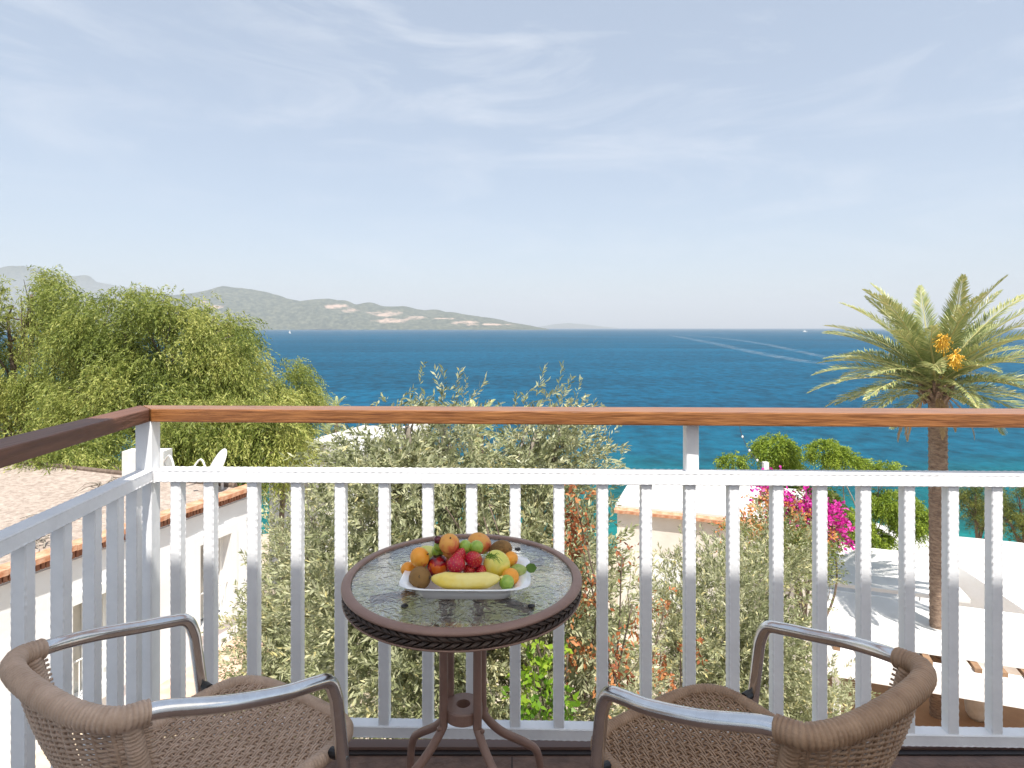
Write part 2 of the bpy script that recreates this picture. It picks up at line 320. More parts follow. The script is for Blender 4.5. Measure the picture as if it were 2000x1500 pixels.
tag(cm.build('unseen_overhang', aw), kind='structure')
tag(MB().box(-1.34, 3.4, -1.5, -1.3, -4, 3.0).build('wall', M['plaster']), kind='structure')

# ================================================================ RAILING
rail = empty('balcony_railing', (0, 1.94, 0))
tag(rail, 'white hammered metal balcony railing with varnished brown wooden handrail', 'railing')
rail_off = Vector((0, -1.94, 0))
def rpart(mb, name, m, smooth=False):
    o = mb.build(name, M[m], rail, smooth); o.location = rail_off; return o
def hammered(length, hw, hd, pitch=.0225, amp=.0014):
    """square bar along +z, edges beaten into a row of bulges"""
    n = int(length/pitch*4)+1; mb = MB(); v = []; q = np.random.default_rng(5)
    for i in range(n):
        z = length*i/(n-1); a = [amp*(.5+.5*math.cos(2*math.pi*z/pitch+k*1.7))*q.uniform(.6, 1.25) for k in range(4)]
        ring = []; e1, e2 = .0060, .0022
        for k, (sx, sy) in enumerate(((1, 1), (-1, 1), (-1, -1), (1, -1))):
            pa = [(sx*hw, sy*(hd-e1)), (sx*(hw+a[k]), sy*(hd-e2)), (sx*(hw-e2), sy*(hd+a[k])), (sx*(hw-e1), sy*hd)]
            ring += pa if sx*sy > 0 else pa[::-1]
        v += [(x, y, z) for x, y in ring]
    m = 16; f = [(i*m+k, i*m+(k+1) % m, (i+1)*m+(k+1) % m, (i+1)*m+k) for i in range(n-1) for k in range(m)]
    f += [tuple(range(m-1, -1, -1)), tuple((n-1)*m+k for k in range(m))]
    mb.add(v, f); return mb
def fy(x): return 1.953-.0232*(x+1.173)          # the front run, slightly askew
def lx(y): return -1.173+.085*(1.94-y)           # the side run
RT, RB, BT, BB = .896, .857, .086, .050          # top rail, bottom rail
def bar(p0, p1, hw, hd, name, seed=0):
    p0 = Vector(p0); p1 = Vector(p1); ln = (p1-p0).length; mb = hammered(ln, hw, hd)
    d = (p1-p0).normalized(); z = Vector((0, 0, 1)); y = z.cross(d).normalized()
    Mx = Matrix((( z.x, y.x, d.x), (z.y, y.y, d.y), (z.z, y.z, d.z)))
    mb.v = [tuple(p0+Mx @ Vector(q)) for q in mb.v]; return rpart(mb, name, 'paint')
bar((-1.14, fy(-1.14), (RT+RB)/2), (2.5, fy(2.5), (RT+RB)/2), .0195, .024, 'top_rail')
bar((-1.15, fy(-1.15), (BT+BB)/2), (2.5, fy(2.5), (BT+BB)/2), .018, .022, 'bottom_rail')
bar((lx(-.6), -.6, (RT+RB)/2), (lx(1.93), 1.93, (RT+RB)/2), .0195, .024, 'top_rail')
bar((lx(-.6), -.6, (BT+BB)/2), (lx(1.93), 1.93, (BT+BB)/2), .018, .022, 'bottom_rail')
bal = hammered(RB-BT, .0165, .0165).mesh('baluster')
def baluster(x, y, rz):
    o = link('baluster', bal, M['paint'], rail); o.location = Vector((x, y, BT))+rail_off; o.rotation_euler = (0, 0, rz+random.randrange(4)*math.pi/2)
for px in [348, 412]+[496.5+84.95*i for i in range(19)]+[2112, 2200]:
    x = (px-1000)/F*1.94
    for _ in range(3): x = (px-1000)/F*fy(x)
    baluster(x, fy(x), -.023)
for y in (1.865, 1.763, 1.653, 1.525, 1.392, 1.262, 1.13, 1.0, .87, .74, .61, .48, .35, .22): baluster(lx(y), y, .085)
def plain_post(x, y, w, z0, z1, name='post'):
    mb = MB(); b = .003; h = w/2
    ring = [(h, -h+b), (h, h-b), (h-b, h), (-h+b, h), (-h, h-b), (-h, -h+b), (-h+b, -h), (h-b, -h)]
    mb.add([(x+a, y+c, z) for z in (z0, z1) for a, c in ring], [(k, (k+1) % 8, 8+(k+1) % 8, 8+k) for k in range(8)]+[tuple(range(7, -1, -1)), tuple(range(8, 16))])
    return rpart(mb, name, 'paint')
plain_post(-1.178, 1.955, .052, -.15, 1.049, 'corner_post')
for px in (1346, 2230):
    x = (px-1000)/F*1.935; plain_post(x, fy(x)+.004, .040, RT-.003, 1.049)
for y in (.45,): plain_post(lx(y), y, .040, RT-.003, 1.049)
MB_ = MB().box(-1.153, -1.137, 1.938, 1.966, .852, .892); rpart(MB_, 'bracket', 'paint')
# handrails: boards laid on the posts, not perfectly parallel to the rails
def board(c, name, m):      # c: 8 corners (4 bottom, 4 top) with eased edges
    bm = bmesh.new(); v = [bm.verts.new(p) for p in c]
    for f in ((0, 3, 2, 1), (4, 5, 6, 7), (0, 1, 5, 4), (1, 2, 6, 5), (2, 3, 7, 6), (3, 0, 4, 7)): bm.faces.new([v[i] for i in f])
    bmesh.ops.bevel(bm, geom=list(bm.edges), offset=.004, segments=2, affect='EDGES', profile=.6)
    me = bpy.data.meshes.new(name); bm.to_mesh(me); bm.free()
    o = link(name, me, M[m], rail); o.location = rail_off; return o
zb, zt = 1.049, 1.091
xr = 2.6
board([(-1.150, 1.925, zb), (xr, 1.765, zb), (xr, 1.91, zb), (-1.235, 2.02, zb), (-1.150, 1.925, zt), (xr, 1.765, zt), (xr, 1.91, zt), (-1.235, 2.02, zt)], 'handrail', 'wood')
xo = lambda y: -1.155+(1.93-y)*.105
board([(xo(-.6)-.15, -.6, zb+.001), (xo(-.6), -.6, zb+.001), (-1.154, 1.924, zb+.001), (-1.240, 2.018, zb+.001), (xo(-.6)-.15, -.6, zt+.001), (xo(-.6), -.6, zt+.001), (-1.154, 1.924, zt+.001), (-1.240, 2.018, zt+.001)], 'handrail', 'wood_side')

# ================================================================ TABLE
TX, TY, TZ, TR = -.124, 1.54, .72, .300
tb = empty('round_table', (TX, TY, 0)); tag(tb, 'round brown metal bistro table with pebbled glass top and braided rim', 'table')
MB().lathe([(.2775, .7235), (.280, .7250), (.2965, .7240), (.3005, .7205), (.3008, .7170), (.2985, .7140), (.292, .7135), (.2775, .7138)], 96, closed=True).build('rim', M['tablebrown'], tb, True)
MB().lathe([(.291, .7132), (.291, .684), (.285, .684), (.285, .7132)], 96, closed=True).build('skirt_band', M['braid'], tb, True)
MB().lathe([(.2905, .6855), (.2975, .6850), (.2985, .6830), (.2970, .6810), (.2905, .6812)], 96, closed=True).build('lower_rim', M['tablebrown'], tb, True)
br = MB(); nb = 84
for i in range(nb):
    for row in (0, 1):
        a0 = 2*math.pi*(i+.5*row)/nb; da = 2*math.pi/nb
        for s in range(4):
            pts = []
            for k in range(7):
                t = k/6; a = a0+da*(1.45*t-.2)+(s-1.5)*da*.16
                z = (.7122-.0145*t) if row == 0 else (.6855+.0145*t)
                z += (s-1.5)*.0022*(1 if row else -1)*0
                r = .2925+.0068*math.sin(math.pi*min(1, t*1.05))**.7-(.003*t)
                pts.append((r*math.cos(a), r*math.sin(a), z))
            br.tube(pts, .0016, 5, caps=False)
br.build('braided_skirt', M['braid'], tb, True)
gl = bpy.data.materials.new('pebbled_glass'); gl.use_nodes = True; t = gl.node_tree; b = t.nodes['Principled BSDF']
b.inputs['Base Color'].default_value = (.93, .985, .95, 1); b.inputs['Roughness'].default_value = .07; b.inputs['Coat Weight'].default_value = .6; b.inputs['Coat Roughness'].default_value = .05; b.inputs['Transmission Weight'].default_value = 1; b.inputs['IOR'].default_value = 1.65
vo = t.nodes.new('ShaderNodeTexNoise'); vo.inputs['Scale'].default_value = 48; vo.inputs['Detail'].default_value = 1.5; vo.inputs['Distortion'].default_value = .8
tcn = t.nodes.new('ShaderNodeTexCoord'); t.links.new(tcn.outputs['Object'], vo.inputs['Vector'])
bp = t.nodes.new('ShaderNodeBump'); bp.inputs['Strength'].default_value = .8; bp.inputs['Distance'].default_value = .0026
t.links.new(vo.outputs['Fac'], bp.inputs['Height']); t.links.new(bp.outputs[0], b.inputs['Normal'])
MB().lathe([(.0001, .7145), (.2760, .7145), (.2755, .7195), (.0001, .7195)], 96).build('glass_top', gl, tb, False)
LEG_A = [R(a) for a in (38, 142, 218, 322)]
for k, a in enumerate(LEG_A):
    a += R(-8); c, s_ = math.cos(a), math.sin(a)
    pr = [(.24, .7045), (.14, .7005), (.068, .695), (.056, .675), (.055, .55), (.055, .38), (.060, .345), (.11, .285), (.19, .225), (.222, .19), (.236, .12), (.245, .008)]
    path = smooth_path([(r*c, r*s_, z) for r, z in pr], 5)
    lg = MB().tube(path, .0108, 12).build('leg', M['tablebrown'], tb, True)
    MB().tube([(.245*c, .245*s_, 0), (.245*c, .245*s_, .02)], .0135, 12).build('foot_cap', M['rubber'], lg)
    MB().tube([((.063)*c-.004*s_, .063*s_+.004*c, .352), (.072*c-.004*s_, .072*s_+.004*c, .352)], .0055, 8).build('rivet', M['tablebrown'], lg, True)
MB().lathe([(.018, .392), (.046, .392), (.0485, .389), (.0485, .364), (.046, .361), (.018, .361)], 40, closed=True).build('spacer_disc', M['tablebrown'], tb, False)
for dx, dy in ((-.119, -.173), (.168, -.173), (-.15, .17), (.14, .18)):
    MB().lathe([(.0001, .7232), (.006, .7232), (.0085, .7215), (.0085, .7197), (.0001, .7197)], 20, (dx, dy, 0)).build('glass_pad', M['rubber'], tb, True)

# ================================================================ FRUIT DISH
DX, DY, DZ = -.109, 1.468, .7203
dish = MB(); n = 44; rings = []
def rrect(hx, hy, rad, n=44):
    out = []
    for k in range(n):
        a = 2*math.pi*k/n; p = 7.0
        c, s_ = math.cos(a), math.sin(a); r = (abs(c)**p+abs(s_)**p)**(-1/p); out.append((hx*r*c, hy*r*s_))
    return out
def dring(hx, hy, z, lift=0):
    return [(x, y, z+lift*(abs(x/hx)**4)*(abs(y/hy)**1)*1.0) for x, y in rrect(hx, hy, .02)]
prof = [(.060, .040, .001, 0), (.104, .068, .000, 0), (.108, .072, .002, 0), (.118, .079, .016, 0), (.130, .087, .027, .002), (.152, .102, .0335, .004), (.1545, .104, .0350, .004), (.152, .102, .0368, .004), (.128, .0855, .031, .002), (.113, .075, .019, 0), (.102, .066, .0075, 0), (.05, .033, .0065, 0)]
v = []
for hx, hy, z, lf in prof: v += dring(hx, hy, z, lf)
f = [(i*n+k, i*n+(k+1) % n, (i+1)*n+(k+1) % n, (i+1)*n+k) for i in range(len(prof)-1) for k in range(n)]
f += [tuple(range(n-1, -1, -1)), tuple((len(prof)-1)*n+k for k in range(n))]
dm = dish.add(v, f).build('serving_dish', M['porcelain'], None, True); dm.location = (DX, DY, DZ); dm.rotation_euler = (0, 0, R(-1))
tag(dm, 'white rectangular porcelain dish with flared rim holding the fruit', 'dish')

def fruit_mat(name, c1, c2, c3=None, rough=.35, scale=14, bump=0, bscale=200, blush=(0, 0, 1)):
    """skin whose blush runs across the fruit, with speckle"""
    m = bpy.data.materials.new(name); m.use_nodes = True; t = m.node_tree; b = t.nodes['Principled BSDF']; N = t.nodes.new; L = t.links.new
    tc = N('ShaderNodeTexCoord'); dp = N('ShaderNodeVectorMath'); dp.operation = 'DOT_PRODUCT'; dp.inputs[1].default_value = blush; L(tc.outputs['Object'], dp.inputs[0])
    n = N('ShaderNodeTexNoise'); n.inputs['Scale'].default_value = scale*4; n.inputs['Detail'].default_value = 6; L(tc.outputs['Object'], n.inputs['Vector'])
    a = N('ShaderNodeMath'); a.operation = 'MULTIPLY_ADD'; a.inputs[1].default_value = 20; L(dp.outputs['Value'], a.inputs[0]); rs = N('ShaderNodeMapRange'); rs.inputs['From Min'].default_value = .28; rs.inputs['From Max'].default_value = .72; L(n.outputs['Fac'], rs.inputs['Value']); L(rs.outputs[0], a.inputs[2])
    r = N('ShaderNodeValToRGB'); e = r.color_ramp.elements; e[0].position = .2; e[0].color = (*c1, 1); e[1].position = .8; e[1].color = (*c2, 1)
    if c3: x = e.new(.98); x.color = (*c3, 1)
    L(a.outputs[0], r.inputs['Fac']); L(r.outputs['Color'], b.inputs['Base Color'])
    b.inputs['Roughness'].default_value = rough; b.inputs['Coat Weight'].default_value = .12; b.inputs['Subsurface Weight'].default_value = .0; b.inputs['Subsurface Radius'].default_value = (.008, .004, .002); b.inputs['Subsurface Scale'].default_value = .5
    if bump:
        q = N('ShaderNodeTexNoise'); q.inputs['Scale'].default_value = bscale; q.inputs['Detail'].default_value = 3; L(tc.outputs['Object'], q.inputs['Vector'])
        k = N('ShaderNodeBump'); k.inputs['Strength'].default_value = bump; k.inputs['Distance'].default_value = .002; L(q.outputs['Fac'], k.inputs['Height']); L(k.outputs[0], b.inputs['Normal'])
    return m
FM = {'apricot': fruit_mat('apricot_skin', (.92, .36, .03), (.94, .44, .06), (.74, .10, .02), .45, blush=(.6, -.3, -.5)),
      'peach': fruit_mat('peach_skin', (.78, .36, .07), (.66, .12, .05), (.55, .06, .03), .55, blush=(.4, -.2, -.7)),
      'nectarine': fruit_mat('nectarine_skin', (.055, .006, .016), (.45, .012, .018), (.75, .16, .02), .2, blush=(.8, -.2, -.3)),
      'kiwi': fruit_mat('kiwi_skin', (.15, .072, .018), (.27, .145, .042), None, .85, 30, .6, 400),
      'plum': fruit_mat('green_plum_skin', (.20, .36, .03), (.36, .50, .08), None, .25),
      'cherry': fruit_mat('cherry_skin', (.05, .004, .012), (.12, .006, .02), None, .15),
      'berry': fruit_mat('strawberry_skin', (.40, .006, .045), (.55, .010, .03), None, .28),
      'quince': fruit_mat('yellow_skin', (.90, .72, .05), (.88, .78, .20), (.72, .70, .14), .4, 8),
      'pear': fruit_mat('pear_skin', (.42, .55, .09), (.66, .66, .18), None, .35, blush=(-.5, -.5, .3)),
      'banana': fruit_mat('banana_skin', (.88, .66, .10), (.90, .76, .26), None, .4, 6),
      'fig': fruit_mat('fig_skin', (.26, .38, .06), (.40, .46, .14), None, .4),
      'calyx': mat('calyx_green', (.10, .20, .03), .5), 'seed': mat('berry_seed', (.75, .50, .18), .4), 'stem': mat('stem_brown', (.07, .04, .02), .7)}
def body(rx, ry, rz, crease=0, pear=0, dimple=.12, point=0, nu=28, nv=18):
    """closed fruit body: crease = seam depth, pear = narrowing upward, point = strawberry taper"""
    v = []; f = []
    for i in range(nv+1):
        th = math.pi*i/nv; c, s_ = math.cos(th), math.sin(th)
        for k in range(nu):
            a = 2*math.pi*k/nu; r = s_
            if pear: r *= 1-pear*max(0, c)**1.3
            if point: r *= (1-.45*max(0, c)**1.2)*(1+.10*max(0, -c))
            if crease: r *= 1-crease*math.exp(-((math.atan2(math.sin(a), math.cos(a)))/.16)**2)
            z = c-dimple*math.exp(-(s_/.28)**2)*(1 if c > 0 else -.5)*(0 if point or pear else 1)
            v.append((rx*r*math.cos(a), ry*r*math.sin(a), rz*z))
    for i in range(nv):
        for k in range(nu): f.append((i*nu+k, (i+1)*nu+k, (i+1)*nu+(k+1) % nu, i*nu+(k+1) % nu))
    return MB().add(v, f)
def fruit(name, px, py, z, rx, ry, rz, m, label, cat, rot=(0, 0, 0), group=None, **k):
    d = (EYE-z)*F/(py-640); x = (px-1000)/F*d
    o = empty(name, (x, d, z)); o.rotation_euler = [R(a) for a in rot]
    body(rx*1.07, ry*1.07, rz*1.07, **k).build('flesh', FM[m], o, True); tag(o, label, cat, group); return o
def add_stem(o, z, r=.0016, h=.006): MB().tube([(0, 0, z-.002), (.001, 0, z+h)], r, 6).build('stem', FM['stem'], o)
k = fruit('kiwi', 820, 1129, .7585, .0245, .0245, .029, 'kiwi', 'fuzzy brown kiwi at the front corner of the dish beside the banana', 'kiwi', (62, 0, 8), dimple=.02); add_stem(k, .028, .004, .002)
fruit('kiwi', 978, 1074, .785, .022, .022, .028, 'kiwi', 'brown kiwi half hidden behind the big yellow fruit', 'kiwi', (0, 80, 20), dimple=.02)
fruit('apricot', 797.5, 1112, .7525, .0175, .0165, .0175, 'apricot', 'small orange apricot at the dish end above the kiwi', 'apricot', (60, 20, 30), crease=.10)
a = fruit('apricot', 820, 1089, .790, .0235, .0205, .0215, 'apricot', 'orange apricot with a red flush resting on the green pear', 'apricot', (20, 60, 10), crease=.06); add_stem(a, .019)
a = fruit('apricot', 877.5, 1062, .823, .0235, .0225, .0225, 'peach', 'large blushing apricot on the very top of the fruit pile', 'apricot', (35, 10, 0), crease=.05); add_stem(a, .0195)
fruit('apricot', 997.5, 1092, .775, .0165, .0165, .018, 'apricot', 'orange apricot tucked behind the yellow fruit above the fig', 'apricot', (0, 40, 0), crease=.08)
fruit('apricot', 997, 1127, .7545, .020, .019, .019, 'apricot', 'pale orange apricot beside the fig behind the green plum', 'apricot', (80, 10, 40), crease=.08)
fruit('peach', 937, 1061, .795, .031, .027, .023, 'peach', 'red and yellow flat peach at the back of the pile', 'peach', (20, 25, 30), crease=.12)
fruit('nectarine', 856, 1106, .764, .0268, .026, .0262, 'nectarine', 'dark purple and red nectarine behind the banana beside the kiwi', 'nectarine', (10, 0, -60), crease=.07)
fruit('green_pear', 832, 1086, .768, .0245, .0245, .038, 'pear', 'long yellow-green pear lying under the orange apricots', 'pear', (0, 66, -8), pear=.4)
for px, py, z, r, lb in ((855, 1076, .795, .0145, 'green plum wedged between the pear and the top apricot'), (908, 1068, .812, .0155, 'round green plum beside the top apricot'),
                         (930.5, 1069, .811, .0158, 'round green plum in front of the flat peach'), (989.5, 1137.5, .752, .0166, 'bright green plum at the front beside the banana tip')):
    fruit('green_plum', px, py, z, r, r*.97, r*1.02, 'plum', lb, 'plum', (random.uniform(0, 60), 20, random.uniform(0, 90)), crease=.06)
c = fruit('cherry', 855, 1054.5, .832, .0092, .0092, .0088, 'cherry', 'dark red cherry balanced at the top of the pile', 'cherry', (10, -20, 0)); add_stem(c, .007, .0009, .012)
fruit('cherry_support_plum', 858, 1066, .812, .0125, .0125, .0125, 'plum', 'small green plum hidden under the dark cherry', 'plum', (0, 0, 0)).name = 'green_plum'
q_ = fruit('yellow_quince', 970, 1103, .7685, .0315, .029, .0345, 'quince', 'big smooth yellow pear-shaped fruit with green sprig on it', 'fruit', (8, -14, 0), pear=.16)
fg = fruit('fig', 1012, 1115, .758, .0155, .0155, .021, 'fig', 'green fig with a leaf at the end of the dish', 'fig', (0, 72, -10), pear=.35)
fl_ = MB(); fl_.add([(.0, 0, .018), (.010, -.003, .026), (.013, -.001, .036), (.006, .004, .046), (-.006, .003, .043), (-.011, 0, .033), (-.008, 0, .024)], [(0, 1, 2, 3, 4, 5, 6)]); fl_.build('leaf', FM['calyx'], fg)
def strawberry(px, py, z, rx, rz, rot, label, calyx=True):
    o = fruit('strawberry', px, py, z, rx, rx*.92, rz, 'berry', label, 'strawberry', rot, point=1)
    sd = MB(); ga = math.pi*(3-5**.5)
    for i in range(90):
        c = 1-2*(i+.5)/90; s_ = math.sqrt(1-c*c); a = i*ga; r = s_*(1-.45*max(0, c)**1.2)*(1+.10*max(0, -c))
        x, y, zz = 1.07*rx*r*math.cos(a), 1.07*rx*.92*r*math.sin(a), 1.07*rz*c; w = .0011
        nn = norm(np.array((x/rx**2, y/rx**2, zz/rz**2))); p = np.array((x, y, zz))+nn*.0003; u = norm(np.cross(nn, (0, 0, 1.001))); vv = np.cross(nn, u)
        sd.add([p-u*w*.6, p-vv*w*1.3, p+u*w*.6, p+vv*w*1.3, p+nn*.0005], [(0, 1, 4), (1, 2, 4), (2, 3, 4), (3, 0, 4)])
    tag(sd.build('seeds', FM['seed'], o), kind='stuff')
    if calyx:
        cx = MB()
        for k in range(8):
            a = 2*math.pi*k/8; ca, sa = math.cos(a), math.sin(a); l = rx*random.uniform(.7, 1)
            cx.add([(0, 0, -rz*1.0), (l*.5*ca-.003*sa, l*.5*sa+.003*ca, -rz*1.06), (l*ca, l*sa, -rz*random.uniform(.85, 1.15)), (l*.5*ca+.003*sa, l*.5*sa-.003*ca, -rz*1.0)], [(0, 1, 2, 3)])
        cx.tube([(0, 0, -rz), (0, -.001, -rz-.008)], .0015, 6); cx.build('calyx', FM['calyx'], o)
strawberry(891, 1100, .787, .0205, .0225, (-14, 4, 0), 'large strawberry standing point up with green leaves at its foot')
strawberry(897, 1086, .795, .017, .021, (20, 22, 30), 'red strawberry leaning behind the large upright one', False)
strawberry(926, 1092, .790, .0195, .021, (50, 30, 0), 'dark red strawberry below the two green plums')
strawberry(917, 1113, .7625, .0150, .0170, (70, -30, 20), 'small red strawberry behind the middle of the banana', False)
strawberry(940, 1115, .7605, .0135, .0155, (80, 20, 0), 'small red strawberry between the banana and the yellow fruit', False)
# filler below the pile so that the upper fruit has something to sit on
fruit('apricot', 890, 1092, .757, .021, .021, .021, 'apricot', 'orange apricot buried beneath the strawberries', 'apricot', crease=.06)
fruit('peach', 915, 1078, .767, .028, .026, .024, 'peach', 'red peach buried beneath the green plums', 'peach', crease=.08)
fruit('peach', 878, 1078, .772, .027, .026, .024, 'peach', 'rosy peach buried beneath the top apricot', 'peach', crease=.08)
# banana
bo = empty('banana', (P(909.5, 1138, 1.415)[0], 1.415, .7615)); tag(bo, 'ripe yellow banana lying along the front of the dish', 'banana')
bm_ = MB(); pts = []; rad = []
for i in range(41):
    t = i/40; x = -.0815+.163*t; pts.append((x, .007*(1-(2*t-1)**2)*-1, -.0045*(1-(2*t-1)**2)+.002))
    e = min(t, 1-t); rad.append(.0175*min(1, (e/.20)**.55)*.98+.0012)
bm_.tube(pts, rad, 15, prof=lambda i, k: 1+(.06 if k % 3 == 0 else -.016)); bm_.build('peel', FM['banana'], bo, True)
MB().tube([(-.0815, 0, .002), (-.0885, .001, .005)], [.0034, .003], 8).build('tip', FM['stem'], bo)
MB().tube([(.0815, 0, .002), (.0875, .002, .004)], [.004, .0036], 8).build('stalk', FM['banana'], bo)
# dill sprig on the yellow fruit
ds = MB(); p0 = P(957, 1085, 1.432)
for i in range(46):
    a = random.uniform(-.4, 2.6); l = random.uniform(.010, .028); q0 = p0+np.array((random.uniform(-.012, .012), -.012, random.uniform(-.004, .006)))
    ds.tube(smooth_path([q0, q0+np.array((l*.5*math.cos(a), -.008, l*.35*math.sin(a)+.003)), q0+np.array((l*math.cos(a), -.009, l*.6*math.sin(a)-.006))], 3), .0005, 4, caps=False)
tag(ds.build('dill_sprig', M['vine'] if False else mat('dill_green', (.16, .30, .03), .5)), 'feathery green dill sprig draped over the yellow fruit', 'herb')

# ================================================================ CHAIRS
def coil(mb, path, rad, pitch=.0068, depth=.0022, n=12, closed=False, q=np.random.default_rng(3)):
    p = resample(path, pitch/4); m = len(p); ri = rad if not np.isscalar(rad) else np.full(m, rad)
    ri = np.interp(np.linspace(0, 1, m), np.linspace(0, 1, len(ri)), ri)
    rr = [ri[i]+(0 if i % 4 in (1, 2, 3) else -depth)+(.0003*math.sin(i*.7)) for i in range(m)]
    mb.tube(p, rr, n, closed=closed)
def make_chair(name, wick):
    c = empty(name); W_ = M[wick]
    # hoop: arm fronts -> back; local +y is forward
    HB = [(-.186, -.300, .730), (-.172, -.345, .737), (-.110, -.372, .742), (0, -.380, .744), (.110, -.372, .742), (.172, -.345, .737), (.186, -.300, .730)]
    hoop = smooth_path(HB, 8)
    mb = MB(); coil(mb, hoop, .0195, pitch=.0075, depth=.0026); mb.build('back_hoop', W_, c, True)
    for s in (-1, 1):
        arm = smooth_path([(s*.180, -.325, .732), (s*.193, -.280, .726), (s*.228, -.19, .698), (s*.244, -.09, .668), (s*.246, -.02, .651), (s*.247, .018, .638), (s*.247, .036, .606), (s*.247, .046, .55), (s*.247, .075, .30), (s*.252, .10, .012)], 7)
        ao = MB().tube(arm, .0140, 14).build('arm_frame', M['alu'], c, True)
        MB().tube([(s*.252, .10, 0), (s*.252, .10, .03)], .0165, 12).build('foot_cap', M['rubber'], ao)
        MB().tube([(s*.262, .058, .464), (s*.200, .058, .459)], .0042, 8).build('bolt', M['steel'], ao)
        MB().tube([(s*.234, .058, .462), (s*.214, .058, .460)], .011, 12).build('spacer', M['rubber'], ao)
        post = smooth_path([(s*.176, -.322, .722), (s*.170, -.300, .62), (s*.166, -.272, .50), (s*.165, -.25, .444)], 6)
        mb = MB(); coil(mb, post, .0155); mb.build('back_post', W_, c, True)
        MB().tube(smooth_path([(s*.165, -.25, .43), (s*.175, -.275, .25), (s*.195, -.315, .0)], 5), .0125, 10).build('rear_leg', M['alu'], c, True)
    MB().tube([(-.250, .088, .19), (.250, .088, .19)], .0085, 8).build('stretcher', M['alu'], c, True)
    # seat edge: rounded trapezoid
    def edge(t):
        a = 2*math.pi*t; p = 4.2; cc, ss = math.cos(a), math.sin(a); r = (abs(cc)**p+abs(ss)**p)**(-1/p)
        y = -.04+.205*r*ss; hw = .19+.022*(y+.25)/.42; return np.array((hw*r*cc, y, .449-.012*max(0, (y-.08)/.1)**2+.004))
    loop = [edge(k/120) for k in range(121)]
    mb = MB(); coil(mb, loop, .0165, n=10); mb.build('seat_edge', W_, c, True)
    # woven seat: strands run front to back over and under cross warps
    mb = MB(); ws = .0165; ny_ = int(.40/ws)
    for i in range(62):
        x = -.195+.39*i/61; pts = []
        for k in range(ny_*4+1):
            y = -.242+.40*k/(ny_*4); hw = .19+.022*(y+.25)/.42; r = abs((y+.04)/.205)
            lim = hw*max(0, 1-r**4.2)**(1/4.2)
            if abs(x) > lim+.004: continue
            z = .456+.0031*math.cos(2*math.pi*(k/8+.5*(i//2 % 2)))-.014*(1-(x/.2)**2)*(1-((y+.04)/.21)**2)-.012*max(0, (y-.08)/.1)**2
            pts.append((x, y, z))
        if len(pts) > 3: mb.tube(pts, .0026, 4, caps=False)
    for k in range(ny_+1):
        y = -.242+.40*k/ny_; r = abs((y+.04)/.205); hw = (.19+.022*(y+.25)/.42)*max(0, 1-r**4.2)**(1/4.2)
        if hw > .03: mb.tube([(x, y, .455-.014*(1-(x/.2)**2)*(1-((y+.04)/.21)**2)-.012*max(0, (y-.08)/.1)**2) for x in np.linspace(-hw, hw, 13)], .0027, 4, caps=False)
    tag(mb.build('seat_weave', W_, c, True), kind='stuff')
    # woven back between hoop and seat
    hp = resample(hoop, .002); s_n = 60
    def surf(s, t):
        top = hp[int(s*(len(hp)-1))]; bot = np.array((-.165+.33*s, -.252-.012*math.sin(math.pi*s), .449))
        return top*(1-t)+bot*t+np.array((0, -.022*math.sin(math.pi*t)*math.sin(math.pi*s), 0))
    mb = MB(); nr = 54
    for j in range(nr):
        t = .05+.93*j/(nr-1); pts = []
        for k in range(s_n+1):
            s = k/s_n; p = surf(s, t); e = .0032*math.cos(math.pi*(k/2.5)+math.pi*(j % 2)); pts.append(p+np.array((0, e, 0)))
        mb.tube(pts, .0029, 4, caps=False)
    for k in range(13):
        s = (k+.5)/13; mb.tube([surf(s, t) for t in np.linspace(.02, 1, 9)], .0042, 6, caps=False)
    tag(mb.build('back_weave', W_, c, True), kind='stuff')
    return c
ch1 = make_chair('wicker_chair', 'rattan'); ch1.location = (-.592, 1.328, 0); ch1.rotation_euler = (0, 0, R(-31))
tag(ch1, 'pale tan wicker armchair with aluminium arms in the railing corner', 'chair', 'bistro chairs at the round table')
ch2 = make_chair('wicker_chair', 'rattan2'); ch2.location = (.408, 1.290, 0); ch2.rotation_euler = (0, 0, R(32))
tag(ch2, 'darker brown wicker armchair with aluminium arms on the palm tree side of the table', 'chair', 'bistro chairs at the round table')

# ================================================================ BUILDINGS on the slope
GA = np.array((.943, -.333)); GB = np.array((.333, .943)); GROT = math.atan2(-.333, .943)
def grid_empty(name, x, y, z): return empty(name, (x, y, z), GROT)
# ---- white house with the gravel roof: local +x = a, +y = b; origin at its far corner on the roof edge
RZ = EYE-2.8
hs = grid_empty('white_house', -4.71, 10.8, RZ); tag(hs, 'white rendered house with gravel flat roof and brick eaves below the balcony', 'house')
hw_ = MB()
# wall facing the garden with two window openings (y from -8.6 to 0), thickness .3
wins = [(-1.10, -.45, -2.05, -.72), (-3.12, -2.52, -2.10, -.82)]
ycuts = sorted({-9.0, 0.0, *[w[0] for w in wins], *[w[1] for w in wins]}); zc = [-2.6, -2.10, -.72, -.24]
for i in range(len(ycuts)-1):
    for j in range(3):
        if any(w[0] <= ycuts[i] < w[1] for w in wins) and j == 1: continue
        hw_.box(-.30, 0, ycuts[i], ycuts[i+1], zc[j], zc[j+1])
hw_.box(-7, -.30, -.30, 0, -2.6, -.24); hw_.box(-7, -.3, -9, -8.7, -2.6, -.24)
hw_.build('wall', M['plaster'], hs)
MB().box(-7, -.02, -9, -.02, -.24, -.10).build('roof_slab', M['plaster'], hs)
MB().box(-7, -.10, -8.9, -.10, -.099, -.045).build('roof', M['gravel'], hs)
rf = bpy.data.objects['roof']
